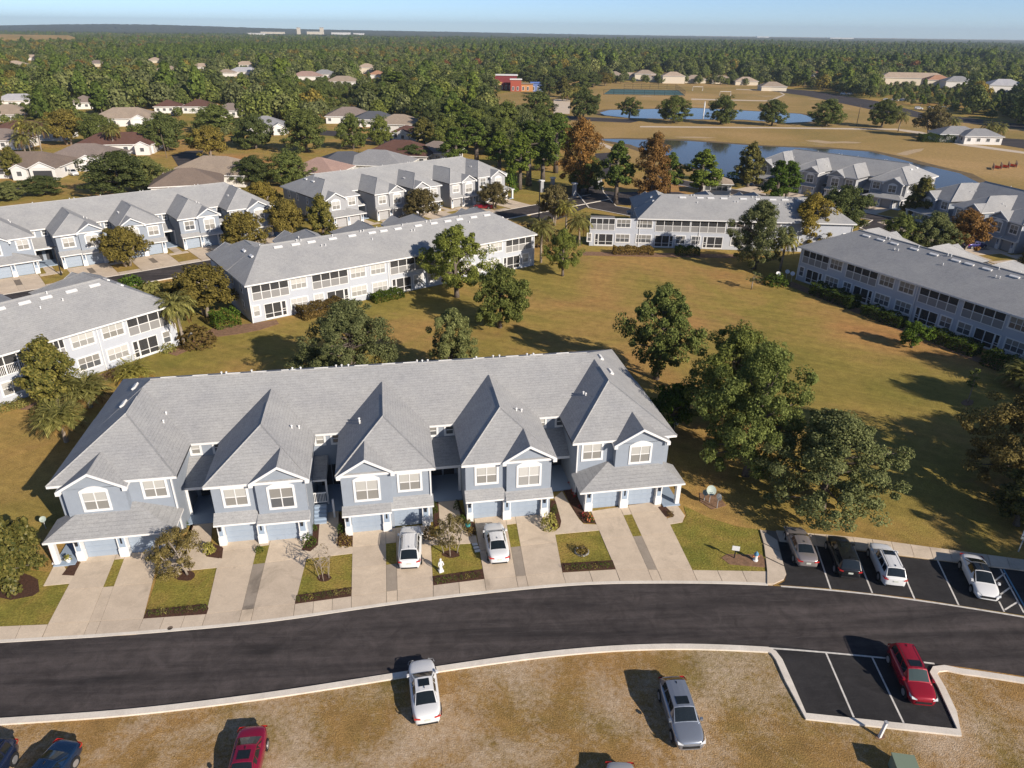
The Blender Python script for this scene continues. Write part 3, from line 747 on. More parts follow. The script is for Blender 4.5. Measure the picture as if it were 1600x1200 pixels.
def block(label, ox, oy, phi, nh=5, wall='blue', garage='garage', front=True, rear=None, tone=0, rear_wall='paleblue', sides=True, group='grey-roofed townhouse blocks', fine=True, vents=True, rail=False):
    root = thing('townhouse_block', label, 'townhouses', (ox, oy, 0), R(phi), group)
    D = 9.4; SH = (nh - 5) * D
    XL, XR = -1.4, 46.35 + SH
    XW0, XW1 = -.95, 45.9 + SH
    # main roof
    b = MB(); zf = ZE - .2
    e = [(XL + .03, 6.45, ZE), (XR - .03, 6.45, ZE), (XR - .03, YR, ZE), (XL + .03, YR, ZE)]
    r0, r1 = (3.43, YRIDGE, ZR), (41.53 + SH, YRIDGE, ZR)
    b.face([e[0], e[1], r1, r0]); b.face([e[1], e[2], r1]); b.face([e[2], e[3], r0, r1]); b.face([e[3], e[0], r0])
    d = lambda p: (p[0], p[1], zf)
    for i in range(4): b.face([d(e[i]), d(e[(i + 1) % 4]), e[(i + 1) % 4], e[i]], 1)
    b.face([d(p) for p in reversed(e)], 1)
    roof = obj('roof', b.mesh('roof', [M['roof'], M['white']]), root)
    b = MB(); b.tube([(r0[0], r0[1], ZR + .02), (r1[0], r1[1], ZR + .02)], [.1, .1], 5)
    obj('ridge_cap', b.mesh('ridge_cap', [M['roof']]), roof)
    # body walls
    b = MB(); b.box(XW0, XW1, 6.85, 19.2 if rear is None else 17.2, 0, 5.2); obj('wall', b.mesh('wall', [M[wall]]), root)
    # wings
    kinds = [0] + [1, 2, 1][:nh - 2] + [3]
    for k, kd in enumerate(kinds):
        base = (0, 10.0, 19.3, 28.7)[k] if kd != 3 else 38.35 + SH
        if kd in (0, 3):
            ml = (lambda x: x) if kd == 0 else (lambda x: 45.0 + SH - x)
            def rng_(a, c): return (min(ml(a), ml(c)), max(ml(a), ml(c)))
            x0, x1 = rng_(-1.4, 7.45)
            hip_wing('wing_roof', x0, x1, ml(2.95), 1.8, 7.4, 11.95, 7.97, root)
            a, c = rng_(-.95, 7.0)
            b = MB(); b.box(a, c, 2.2, 6.9, 0, 5.18)
            ga, gc = rng_(-.3, 3.85); b.box(ga, gc, 1.5, 2.25, 0, 5.16)
            g0, g1 = rng_(.1, 6.75); b.box(g0, g1, .22, 2.3, 0, 2.15)
            # gable triangle wall
            gx = ml(1.75)
            b.face([(gx - 2.07, 1.5, 5.1), (gx + 2.07, 1.5, 5.1), (gx, 1.5, 6.28)])
            obj('wall', b.mesh('wall', [M[wall]]), root)
            gable(root, gx, 2.38, 1.2, 4.6, 5.15, 6.5, wall, 1.5)
            p0, p1 = rng_(-1.55, 7.3)
            pent(root, p0, p1, -.62, 2.2, 2.2, 3.2, 3.2 if kd == 3 else .01 + 2.2, 2.2 if kd == 3 else 3.2, 'skirt_roof')
            if front:
                window(root, ml(1.75), 1.5, 3.12, 1.95, 1.8, 2, arch=True, tone=tone, fine=fine)
                window(root, ml(5.65), 2.2, 3.35, 1.85, 1.72, 2, tone=tone, fine=fine)
                doors = [rng_(.75, 3.05), rng_(3.75, 6.05)]
                cols = [(.45, .5), (3.4, .62), (6.4, .6)]
                for da, dc in doors: obj('garage_door', cached(('gd', round(dc - da, 2), garage), lambda: garage_door_mesh(dc - da, 2.0, garage)), root, ((da + dc) / 2, .19, 0))
                for cx, cw in cols:
                    co = obj('column', cached(('col', cw), lambda: column_mesh(cw, 2.05, 'inset')), root, (ml(cx), .1, 0))
                    obj('inset_panel', cached(('ins', cw), lambda: inset_mesh(cw, 2.05, 'inset')), co)
                    if cx != 3.4: obj('lantern', cached('lan', lantern_mesh), co)
                    else: obj('number_plate', cached('npl', plate_mesh), co)
                # side entry porch under the skirt
                pa, pc = rng_(-1.35, .1)
                boxpart(root, 'porch_post', *rng_(-1.3, -.95), -.45, -.1, 0, 2.05, 'white')
                boxpart(root, 'porch_floor', pa, pc, -.6, 2.2, 0, .12, 'inset')
                boxpart(root, 'entry_door', *rng_(-.9, .0), 2.14, 2.19, .12, 1.95, 'dark')
                boxpart(root, 'downspout', *rng_(6.86, 6.96), 2.08, 2.19, 0, 5.1, 'white')
        else:
            x0 = base - .33; x1 = base + 7.08 if kd != 0 else 0
            lo, hi = base, base + 6.73
            hip_wing('wing_roof', lo - .35, hi + .35, (lo + hi) / 2, -.05, 4.7, 10.95, 7.57, root)
            gl = kd == 2           # gable on the left half, otherwise on the right half
            gx = base + (1.87 if gl else 4.95)
            b = MB(); b.box(lo, hi, .45, 6.9, 0, 5.18)
            ga, gc = (lo + .001, lo + 3.75) if gl else (hi - 3.55, hi - .001)
            b.box(ga, gc, .1, .5, 0, 5.14)
            b.face([(gx - 1.87, .1, 5.08), (gx + 1.87, .1, 5.08), (gx + 1.87, .1, 5.3), (gx, .1, 6.46), (gx - 1.87, .1, 5.3)])
            obj('wall', b.mesh('wall', [M[wall]]), root)
            gable(root, gx, 2.14, -.18, 2.85, 5.365, 6.645, wall, .1)
            mid = base + 3.6 if gl else base + 3.05
            for a, c, yy in ((lo - .1, mid, .0 if gl else .33), (mid, hi + .1, .33 if gl else .0)):
                pent(root, a, c, -.68 + yy, 2.15 + (.004 if yy else 0), .12 + yy, 2.5 + yy * .6)
            if front:
                gw = lambda: None
                window(root, gx, .1, 2.82, 2.0, 2.0, 2, arch=True, tone=tone, fine=fine)
                ox_ = base + (5.1 if gl else 1.65)
                window(root, ox_, .45, 3.12, 1.9, 1.75, 2, tone=tone, fine=fine)
                for da, dc, yy in ((base + .5, base + 2.85, 0 if gl else .3), (base + 3.5, base + 5.9, .3 if gl else 0)):
                    obj('garage_door', cached(('gd', round(dc - da, 2), garage), lambda: garage_door_mesh(dc - da, 2.0, garage)), root, ((da + dc) / 2, .05 + yy, 0))
                for cx, cw, yy in ((base + .25, .46, 0 if gl else .3), (base + 3.18, .6, .1), (base + 6.2, .58, .3 if gl else 0)):
                    co = obj('column', cached(('col', cw), lambda: column_mesh(cw, 1.98, 'inset')), root, (cx, -.02 + yy, 0))
                    obj('inset_panel', cached(('ins', cw), lambda: inset_mesh(cw, 1.98, 'inset')), co)
                    if cw != .6: obj('lantern', cached('lan', lantern_mesh), co)
                    else: obj('number_plate', cached('npl', plate_mesh), co)
                boxpart(root, 'downspout', hi - .1, hi + .0, .33, .44, 2.6, 5.1, 'white')
    # entry recesses between the houses
    for k in range(nh - 1):
        rl = (7.0, 16.73, 26.03, 35.43)[k] if k < nh - 2 or nh == 5 else 26.03 + (nh - 4) * D
        rr_ = (10.0, 19.3, 28.7, 38.35)[k] if (k < nh - 2 or nh == 5) else 38.35 + SH
        if front:
            window(root, rl + .62, 6.85, 4.05, .95, 1.15, 1, tone=tone, fine=fine); window(root, rr_ - .62, 6.85, 4.05, .95, 1.15, 1, tone=3, fine=fine)
            boxpart(root, 'entry_door', rl + .35, rl + 1.25, 6.78, 6.84, .15, 2.1, 'dark'); boxpart(root, 'entry_door', rr_ - 1.25, rr_ - .35, 6.78, 6.84, .15, 2.1, 'dark')
            boxpart(root, 'porch_floor', rl + .02, rr_ - .02, 3.0, 6.84, 0, .14, 'inset')
            if k != 1:
                b = MB()
                b.face([(rl + .01, 4.1, 2.75), (rr_ - .01, 4.1, 2.75), (rr_ - .01, 6.84, 3.95), (rl + .01, 6.84, 3.95)]); b.face([(rl + .01, 4.1, 2.5), (rr_ - .01, 4.1, 2.5), (rr_ - .01, 4.1, 2.75), (rl + .01, 4.1, 2.75)], 1)
                b.face([(rl + .01, 4.1, 2.5), (rl + .01, 6.84, 2.5), (rr_ - .01, 6.84, 2.5), (rr_ - .01, 4.1, 2.5)], 1)
                obj('entry_roof', b.mesh('entry_roof', [M['roof'], M['white']]), root)
                boxpart(root, 'porch_post', rl + .02, rl + .22, 4.15, 4.35, .14, 2.5, 'white'); boxpart(root, 'porch_post', rr_ - .22, rr_ - .02, 4.15, 4.35, .14, 2.5, 'white')
            else:
                b = MB(); b.face([(rl + .01, 3.9, 2.6), (rl + 1.1, 3.9, 2.6), (rl + 1.1, 6.8, 3.1), (rl + .01, 6.8, 3.1)]); b.face([(rl + .01, 3.9, 2.42), (rl + 1.1, 3.9, 2.42), (rl + 1.1, 3.9, 2.6), (rl + .01, 3.9, 2.6)], 1); b.face([(rl + 1.1, 3.9, 2.42), (rl + 1.1, 6.8, 2.42), (rl + 1.1, 6.8, 3.1), (rl + 1.1, 3.9, 2.6)], 1)
                obj('entry_roof', b.mesh('entry_roof', [M['roof'], M['white']]), root)
                boxpart(root, 'porch_post', rl + .95, rl + 1.1, 3.95, 4.1, 0, 2.42, 'white'); boxpart(root, 'porch_post', rr_ - 1.05, rr_ - .9, 2.2, 2.4, 0, 1.7, 'white')
                b = MB()
                for i in range(5): b.box(rl + .05, rl + 1.0, 1.5 + .3 * i, 1.8 + .3 * i, 0, .17 * (i + 1))
                obj('steps', b.mesh('steps', [M['inset']]), root)
                b = MB()
                for i in range(8): b.box(rl + .06 + .12 * i, rl + .1 + .12 * i, 3.2, 3.24, .95, 1.75)
                b.box(rl + .02, rl + 1.05, 3.18, 3.26, 1.75, 1.83); b.box(rl + .02, rl + 1.05, 3.18, 3.26, .9, .96)
                obj('railing', b.mesh('railing', [M['white']]), root)
    # vents on the roof
    fs = (ZR - ZE) / (YRIDGE - 6.45)
    if vents:
        vm = cached('vent', lambda: MB().box(-.6, .6, -.17, .17, 0, .14).mesh('roof_vent', [M['white']]))
        pm = cached('pipe', lambda: MB().tube([(0, 0, -.1), (0, 0, .24)], [.06, .06], 8).tube([(0, 0, .24), (0, 0, .3)], [.11, .04], 8).mesh('vent_pipe', [M['white']]))
        rs = (ZR - ZE) / (YR - YRIDGE)
        for x in (4.6, 7.2, 9.9, 12.1, 14.6, 17.4, 20.9, 23.3, 25.2, 28.4, 31.4, 34.6, 36.9, 39.4):
            if x > 40.5 + SH: continue
            y = YRIDGE + .85; v = obj('roof_vent', vm, roof, (x, y, ZR - rs * .85)); v.rotation_euler = (-math.atan(rs), 0, 0)
        for x, dy in ((8.7, 1.9), (11.2, 2.2), (18.6, 1.8), (19.1, 1.8), (25.9, 2.3), (33.0, 2.0), (33.6, 2.0)):
            if x > 40 + SH: continue
            obj('vent_pipe', pm, roof, (x, YRIDGE + dy, ZR - rs * dy))
        for x, dy in ((15.0, .35), (15.7, .35), (19.8, .3), (26.3, .3), (26.8, .3), (9.5, .3), (35.9, .3), (36.5, .3), (31.2, .3)):
            if x < 40 + SH: obj('vent_pipe', pm, roof, (x, YRIDGE + dy, ZR - .1))
        def on_wing(xc, half, zr, x): return zr - (zr - ZE) / half * abs(x - xc)
        for xc, half, zr, x, y in ((13.36, 3.72, 7.57, 15.4, 6.0), (13.36, 3.72, 7.57, 15.9, 6.4), (22.66, 3.72, 7.57, 20.7, 6.3), (22.66, 3.72, 7.57, 20.75, 5.8), (32.06, 3.72, 7.57, 33.6, 5.6), (32.06, 3.72, 7.57, 34.1, 5.9), (42.05 + SH, 4.4, 7.97, 39.9 + SH, 7.6), (42.05 + SH, 4.4, 7.97, 40.0 + SH, 7.2), (2.95, 4.4, 7.97, 5.2, 9.3), (2.95, 4.4, 7.97, 5.3, 8.0)):
            if x < 46 + SH: obj('vent_pipe', pm, roof, (x, y, on_wing(xc, half, zr, x)))
        ev = cached('vent_side', lambda: MB().box(-.17, .17, -.5, .5, 0, .16).mesh('roof_vent', [M['white']]))
        es = (ZR - ZE) / 4.83
        for x0, sg in ((XL, 1), (XR, -1)):
            for y in (10.4, 13.6):
                v = obj('roof_vent', ev, roof, (x0 + sg * 3.2, y, ZE + es * 3.2)); v.rotation_euler = (0, -sg * math.atan(es), 0)
    # rear side
    if rear:
        ups, los = rear
        hs = [(a, c, 2.95, 5.1) for t, a, c in ups if t in 'LR'] + [(a, c, .1, 2.3) for t, a, c in los if t in 'DE']
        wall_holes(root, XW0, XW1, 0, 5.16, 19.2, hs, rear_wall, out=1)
        b = MB(); b.box(XW0, XW1, 17.2, 17.24, 0, 5.16); b.box(XW0, XW0 + .02, 17.2, 19.199, 0, 5.16); b.box(XW1 - .02, XW1, 17.2, 19.199, 0, 5.16)
        obj('wall', b.mesh('wall', [M[rear_wall]]), root)
        PI = math.pi
        for t, a, c in ups:
            if t in 'LR': lanai_up(root, a, c, 19.2, rail=(t == 'R'))
            else: window(root, (a + c) / 2, 19.2, 3.42, c - a, 1.68, 3, PI, tone=tone, fine=fine)
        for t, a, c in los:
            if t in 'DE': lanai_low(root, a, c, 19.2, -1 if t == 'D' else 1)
            else: window(root, (a + c) / 2, 19.2, .72, c - a, 1.68, 3 if c - a > 2.2 else (2 if c - a > 1.5 else 1), PI, tone=tone if random.random() < .8 else (tone + 1) % 4, fine=fine)
        for x in (XW0 + .05, XW1 - .05, 25.75, 7.98): 
            if XW0 < x < XW1: boxpart(root, 'downspout', x - .05, x + .05, 19.21, 19.31, 0, 5.1, 'white')
    if sides:
        for y, z, w_, h_ in ((3.6, 3.4, .9, 1.4), (8.2, 3.4, .9, 1.5), (12.5, 3.5, .9, 1.4), (16.4, 3.4, 1.0, 1.5), (16.3, .9, 1.0, 1.5), (9.2, .9, .9, 1.4)):
            window(root, XW0, y, z, w_, h_, 1, -math.pi / 2, tone=2, fine=False); window(root, XW1, y, z, w_, h_, 1, math.pi / 2, tone=2, fine=False)
    return root
# ------------------------------------------------------------------ vegetation builders
def leaf_quads(C, size, up=0.35, asp=0.62, out=None):
    """C (n,3) leaf centres -> (n,4,3) little kite-shaped leaves with random lean"""
    n = len(C)
    nrm = rng.normal(size=(n, 3)) * (.55 if out is not None else 1); nrm[:, 2] += up * (1 if out is not None else 2)
    if out is not None: nrm += out
    nrm /= np.linalg.norm(nrm, axis=1, keepdims=True)
    t = rng.normal(size=(n, 3)); u = np.cross(nrm, t); u /= np.linalg.norm(u, axis=1, keepdims=True); v = np.cross(nrm, u)
    s = size * rng.uniform(.65, 1.35, (n, 1))
    return np.stack([C - u * s, C - v * s * asp, C + u * s, C + v * s * asp], 1)
def lobes(th, ph, k=(3, 5, 8), seed=0):
    r = np.random.default_rng(seed); o = 0
    for q in k: o = o + np.sin(q * th + r.uniform(0, 6.28) + 2 * np.sin(ph * q * .6 + r.uniform(0, 6.28))) / q
    return o
PROFILE = {
    'round': lambda t: np.sqrt(np.maximum(0, 1 - (2 * t - .85) ** 2 / 1.35)),
    'oak': lambda t: np.maximum(.12, np.sin(np.pi * np.clip(t * .88 + .16, 0, 1)) ** .62),
    'cone': lambda t: np.maximum(.06, (1 - t) ** .8 * np.minimum(1, .55 + t * 4)),
    'vase': lambda t: np.maximum(.2, np.sin(np.pi * np.clip(t * .75 + .2, 0, 1)) ** .7),
    'cyp': lambda t: np.maximum(.1, np.sin(np.pi * np.clip(.22 + t * .74, 0, 1)) ** .8 * (1 - .25 * t)),
    'pine': lambda t: np.maximum(.12, np.sin(np.pi * np.clip(.25 + t * .75, 0, 1)) ** .8),
}
def make_tree(key, H, Rr, z0, prof, nclump, nleaf, leaf, lmat, bark='bark', seed=0, stems=1, inner=.45, clump=.2, gap=.0, branches=14, up=.35, trunk_r=None, bf=2.2):
    """one tree of height H, crown radius Rr, crown from z0 to H. -> (trunk mesh, crown mesh)"""
    r = np.random.default_rng(seed)
    C = []; D_ = []; cl = []
    # main boughs first, then the leaf sprays carried by each bough
    nl = max(7, int(nclump ** .5 * bf)); bough = []
    for i in range(nl):
        t = (i + r.uniform(.1, .9)) / nl; a = i * 2.39996 + r.uniform(-.5, .5)
        w = PROFILE[prof](np.array(t)) * Rr * (1 + (.30 if prof in ('oak', 'round') else .2) * lobes(a, t * 3, seed=seed))
        fr = r.uniform(.35, .85) if t < .85 else r.uniform(0, .5)
        bough.append((np.cos(a) * w * fr, np.sin(a) * w * fr, z0 + (.06 + .88 * t) * (H - z0), Rr * r.uniform(.26, .44) * (.6 + .5 * PROFILE[prof](np.array(t)))))
    tries = 0
    while len(cl) < nclump and tries < nclump * 20:
        tries += 1
        bx_, by_, bz_, br_ = bough[r.integers(0, nl)]
        d = r.normal(size=3); d /= np.linalg.norm(d); d[2] = d[2] * .8 + .04
        q = br_ * r.uniform(inner, 1.12)
        x, y, z = bx_ + d[0] * q, by_ + d[1] * q, bz_ + d[2] * q
        if z > H * 1.02 or z < z0 * .8: continue
        cl.append((x, y, z, clump * Rr * r.uniform(.5, 1.2)))
    for x, y, z, cr in cl:
        k = int(nleaf * r.uniform(.7, 1.3))
        d = r.normal(size=(k, 3)); d /= np.linalg.norm(d, axis=1, keepdims=True)
        d *= r.uniform(.25, 1, (k, 1)) ** .5 * cr; d[:, 2] *= .8
        C.append(np.array([x, y, z]) + d); D_.append(d / np.linalg.norm(d, axis=1, keepdims=True) * .75 + np.array([x, y, (z - z0) * .6]) / (Rr * 1.3) * .6)
    C = np.concatenate(C); D_ = np.concatenate(D_); k_ = C[:, 2] > z0 * .55; C, D_ = C[k_], D_[k_]
    crown = quad_mesh('crown', leaf_quads(C, leaf, up, out=D_), [M[lmat]])
    b = MB(); tr = trunk_r or (.028 * H + .06)
    tops = []
    for s in range(stems):
        a = s * 2 * math.pi / stems + seed
        ox, oy = (math.cos(a) * .12 * stems, math.sin(a) * .12 * stems) if stems > 1 else (0, 0)
        sp = Rr * .35 if stems > 1 else Rr * .06
        q = .72 if prof in ('pine', 'cone') else .55
        path = [(ox, oy, -.1), (ox + math.cos(a) * sp * .15, oy + math.sin(a) * sp * .15, z0 * .5), (ox + math.cos(a) * sp * .5, oy + math.sin(a) * sp * .5, z0 + .1 * (H - z0)), (ox + math.cos(a) * sp, oy + math.sin(a) * sp, z0 + q * (H - z0))]
        rs = tr / math.sqrt(stems)
        b.tube(path, [rs * 1.25, rs, rs * .8, rs * .3], 7); tops.append(path)
    idx = r.permutation(len(cl))[:branches]
    for i in idx:
        x, y, z, cr = cl[i]; p = tops[i % stems]
        zb = min(z * .75, p[3][2]) if prof != 'pine' else max(z - .3, z0)
        zb = max(zb, z0 * .75)
        f = min(1, zb / p[3][2]); base = Vector(p[1]).lerp(Vector(p[3]), max(0, (f - .3) / .7))
        base.z = zb
        mid = base.lerp(Vector((x, y, z)), .5) + Vector((0, 0, .05 * H * .3))
        b.tube([base, mid, (x, y, z)], [tr * .4, tr * .25, tr * .08], 4, cap=False)
    return b.mesh('trunk', [M[bark]], True), crown
def make_palm(H, fr_len, nfr, seed=0, skirt=True, droop=1.1, fan=1.9):
    r = np.random.default_rng(seed); b = MB()
    lean = r.uniform(-.06, .06, 2) * H
    b.tube([(0, 0, -.1), (lean[0] * .4, lean[1] * .4, H * .5), (lean[0], lean[1], H)], [.24, .17, .2], 8)
    tr = b.mesh('trunk', [M['palebark']], True)
    Q = []; top = np.array([lean[0], lean[1], H]); mi = []
    for i in range(nfr):
        a = i * 2.39996 + r.uniform(-.2, .2); e = 1.35 - fan * (i / nfr) ** .9
        L_ = fr_len * r.uniform(.8, 1.15); dirh = np.array([math.cos(a), math.sin(a), 0]); sd_ = np.array([-math.sin(a), math.cos(a), 0])
        pts = []
        for k in range(7):
            s = k / 6; ee = e - droop * s * s
            p = (pts[-1] if pts else top) + (dirh * math.cos(ee) + np.array([0, 0, math.sin(ee)])) * (L_ / 6 if k else 0)
            pts.append(p)
        for k in range(6):
            w = .035; Q.append([pts[k] - sd_ * w, pts[k + 1] - sd_ * w * .8, pts[k + 1] + sd_ * w * .8, pts[k] + sd_ * w]); mi.append(1 if i > nfr * .86 and skirt else 0)
        for k in range(2, 13):
            s = k / 12 * 6; j = min(5, int(s)); p = pts[j] + (pts[j + 1] - pts[j]) * (s - j); d = pts[min(6, j + 1)] - pts[j]; d = d / np.linalg.norm(d)
            ll = L_ * .42 * (1 - .35 * abs(k / 12 - .55)) * r.uniform(.85, 1.15)
            for sg in (-1, 1):
                q = d * .75 + sd_ * sg * .75 + np.array([0, 0, -.25 - .3 * r.uniform()]); q /= np.linalg.norm(q); wv = np.cross(q, np.array([0, 0, 1.0])); wv /= np.linalg.norm(wv) + 1e-6
                tip = p + q * ll; md = p + q * ll * .45
                Q.append([p, md - wv * .06, tip, md + wv * .06]); mi.append(1 if i > nfr * .86 and skirt else 0)
    me = quad_mesh('crown', np.array(Q), [M['palm'], M['palmdead']]); me.polygons.foreach_set('material_index', mi)
    return tr, me
def make_shrub(R_, H, n, leaf, lmat, seed=0, boxy=0.0):
    r = np.random.default_rng(seed)
    d = r.normal(size=(n, 3)); d /= np.linalg.norm(d, axis=1, keepdims=True); d[:, 2] = np.abs(d[:, 2])
    a = np.arctan2(d[:, 1], d[:, 0]); rad = 1 + .18 * lobes(a, d[:, 2] * 3, seed=seed)
    rr_ = r.uniform(.45, 1.0, n) ** .4
    P = d * (rr_ * rad)[:, None]
    return quad_mesh('shrub', leaf_quads(P * np.array([R_, R_, H]), leaf, out=d), [M[lmat]])
def make_hedge(L_, W_, H, n, leaf, lmat, seed=0):
    r = np.random.default_rng(seed)
    P = r.uniform(-1, 1, (n, 3)); ax = r.integers(0, 5, n)
    for k in range(n):
        if ax[k] < 2: P[k, 1] = (-1 if ax[k] else 1) * r.uniform(.85, 1.05)
        elif ax[k] < 4: P[k, 2] = r.uniform(.85, 1.06)
        else: P[k, 0] = np.sign(P[k, 0]) * r.uniform(.93, 1.02)
    wob = 1 + .1 * np.sin(P[:, 0] * 7 + seed) + .06 * np.sin(P[:, 0] * 17)
    C = np.stack([P[:, 0] * L_ / 2, P[:, 1] * W_ / 2 * wob, (P[:, 2] * .5 + .5) * H * wob], 1)
    return quad_mesh('foliage', leaf_quads(C, leaf), [M[lmat]])

LIB = {}
def lib(key, H, Rr, *a, **k):
    LIB[key] = (H, Rr, *make_tree(key, H, Rr, *a, **k))
lib('oakbig', 14, 7.0, 1.8, 'oak', 240, 210, .13, 'oak', seed=3, clump=.15, branches=34, inner=.3)
lib('oakbig2', 13, 6.6, 1.4, 'oak', 240, 210, .13, 'oakdark', seed=8, clump=.15, branches=30, inner=.3)
lib('oakbig3', 13, 6.8, 1.5, 'oak', 240, 210, .13, 'oakgrey', seed=14, clump=.145, branches=30, inner=.3, gap=.03)
lib('oak', 10, 4.4, 1.5, 'oak', 160, 165, .125, 'oak', seed=21, clump=.17, branches=22, inner=.25, gap=.03)
lib('oak2', 9.5, 4.2, 1.7, 'round', 160, 165, .125, 'oakdark', seed=27, clump=.17, branches=20, inner=.25)
lib('oak3', 10, 4.4, 1.2, 'oak', 160, 165, .125, 'oakgrey', seed=33, clump=.165, branches=20, inner=.25, gap=.03)
lib('dome', 9, 4.7, .9, 'round', 210, 130, .14, 'oak', seed=121, clump=.17, branches=14, inner=.3, bf=4.5)
lib('dome2', 8.5, 4.6, 1.1, 'round', 210, 130, .14, 'oakdark', seed=127, clump=.17, branches=14, inner=.3, bf=4)
lib('dome3', 9, 4.6, .8, 'oak', 210, 130, .14, 'oakgrey', seed=133, clump=.17, branches=14, inner=.3, bf=4)
lib('round', 5, 2.7, 1.2, 'round', 75, 80, .15, 'bright', seed=41, clump=.22, branches=10, inner=.3)
lib('myrtle', 5.2, 2.6, 1.2, 'vase', 95, 130, .075, 'crape', 'palebark', seed=51, stems=4, bf=3, clump=.2, branches=26, inner=.2)
lib('olive', 6, 3.2, 1.5, 'round', 130, 110, .125, 'olive', 'palebark', seed=57, stems=2, bf=4, clump=.2, branches=18, inner=.3)
lib('rust', 12, 4.0, 1.0, 'oak', 190, 110, .15, 'rust', seed=63, clump=.22, branches=24, inner=.25, gap=.05)
lib('magnolia', 8, 2.7, .6, 'oak', 150, 105, .15, 'magnolia', seed=71, clump=.22, branches=14, inner=.35)
lib('magnoliab', 5, 3.0, .2, 'round', 150, 105, .15, 'magnolia', bf=4, seed=75, clump=.22, branches=10, inner=.4)
lib('pine', 15, 3.0, 6.5, 'pine', 80, 80, .24, 'pine', seed=81, clump=.28, branches=34, inner=.15, gap=.08)
lib('pine2', 14, 3.2, 4.0, 'pine', 100, 85, .23, 'pine', seed=86, clump=.27, branches=30, inner=.15, gap=.05)
lib('sapling', 3.4, .8, 1.5, 'vase', 16, 14, .11, 'oak', 'palebark', seed=91, clump=.3, branches=14, inner=.1, trunk_r=.05)
lib('bare', 3.2, 1.4, .8, 'vase', 40, 3, .07, 'crape', 'palebark', seed=97, stems=5, clump=.2, branches=38, inner=.1, trunk_r=.08)
lib('thinmyrtle', 3.6, 1.7, 1.0, 'vase', 70, 60, .06, 'crape', 'palebark', bf=3, seed=99, stems=5, clump=.2, branches=34, inner=.2, trunk_r=.1)
LIB['palm'] = (4.2, 2.2, *make_palm(4.2, 2.1, 44, 3))
LIB['palmlow'] = (1.0, 2.2, *make_palm(1.0, 2.3, 64, 5, True, .55, 1.35))
LIB['palmtall'] = (6.5, 2.3, *make_palm(6.5, 2.2, 40, 7))

def tree(kind, base, top, wpx, label, cat='tree', rot=None, name=None, group=None, mat_=None, lean=None, P=None, HR=None, yoff=0):
    """base = photo pixel of the trunk foot, top = pixel row of the crown top, wpx = crown width in pixels"""
    H0, R0, tm, cm = LIB[kind]
    if P is None:
        P = g(*base); H_ = height_at(P, top); Rr = wpx / 2 * pr(P + Vector((0, 0, H_ * .6)))[2] / CF
    else: H_, Rr = HR
    name = name or {'pine': 'pine_tree', 'pine2': 'pine_tree', 'palm': 'palm_tree', 'palmlow': 'palm_tree', 'palmtall': 'palm_tree'}.get(kind, 'tree')
    t = thing(name, label, cat, P, random.uniform(0, 6.28) if rot is None else rot, group)
    if kind.startswith('palm'):
        hs = (H_ - .0) / (H0 + R0 * .55); s = Rr / (R0 * .95)
        obj('trunk', tm, t, scale=(1, 1, hs * (H0 + .55 * R0 - .55 * R0 * s / hs) / H0 if hs else 1))
        hz = max(.3, H_ - .55 * R0 * s)
        t.children[0].scale = (1, 1, hz / H0)
        c = obj('crown', cm, t, scale=(s, s, s)); c.location = (0, 0, hz - H0 * s)
    else:
        sx, sz = Rr / R0, H_ / H0
        obj('trunk', tm, t, scale=(sx, sx, sz)); c = obj('crown', cm, t, scale=(sx, sx, sz))
        if mat_:
            c.material_slots[0].link = 'OBJECT'; c.material_slots[0].material = M[mat_]
    if lean: t.rotation_euler = (lean[0], lean[1], t.rotation_euler.z)
    return t
def shrub(base, wpx, hpx, label, lm='hedge', name='shrub', group=None, n=420, leaf=.1, seed=None):
    P = g(*base); q = pr(P)[2]; Rr = wpx / 2 * q / CF; H_ = max(.3, height_at(P, base[1] - hpx))
    s = seed if seed is not None else random.randint(0, 9999)
    me = cached(('shrub', lm, s % 4, n), lambda: make_shrub(1.0, 1.0, n, leaf, lm, s % 4))
    o = obj(name, me, None, P, random.uniform(0, 6), (Rr, Rr, H_)); return tag(o, label, 'shrub', group)
def hedge(a, b_, wd, H_, label, lm='hedge', group=None):
    A, B = g(*a), g(*b_); d = B - A
    me = make_hedge(d.length, wd, H_, int(d.length * 330 * (wd + H_) / 2), .11, lm, random.randint(0, 99))
    o = obj('hedge', me, None, (A + B) / 2, math.atan2(d.y, d.x)); return tag(o, label, 'hedge', group)
# ------------------------------------------------------------------ vehicles
def paint_mat(name, col, metal=.2, rough=.25):
    m_ = mat(name, col, rough, .5, metal)
    b = m_.node_tree.nodes["Principled BSDF"]; b.inputs["Coat Weight"].default_value = .6; b.inputs["Coat Roughness"].default_value = .08
    return m_
PAINT = {k: paint_mat('paint_' + k, c, mt) for k, c, mt in (('white', (.70, .70, .69), 0), ('silver', (.30, .33, .38), .55), ('black', (.012, .013, .015), .1), ('red', (.32, .012, .025), .25), ('maroon', (.26, .010, .04), .3), ('blue', (.010, .030, .075), .35), ('navy', (.012, .02, .05), .2), ('champagne', (.34, .30, .285), .45), ('grey', (.40, .40, .39), .2), ('purple', (.03, .03, .15), .3))}
M['glass'] = mat('car_glass', (.012, .016, .018), .06, .7)
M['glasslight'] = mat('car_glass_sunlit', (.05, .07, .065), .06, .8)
M['tyre'] = mat('tyre_rubber', (.018, .018, .018), .85)
M['rim'] = mat('alloy_rim', (.42, .42, .43), .35, metal=.6)
M['tail'] = mat('tail_light_red', (.45, .02, .02), .25, .5)
M['head'] = mat('head_light', (.55, .57, .58), .15, .6)
M['plate'] = mat('number_plate', (.55, .57, .5), .5)
M['plastic'] = mat('black_plastic', (.02, .02, .021), .6)
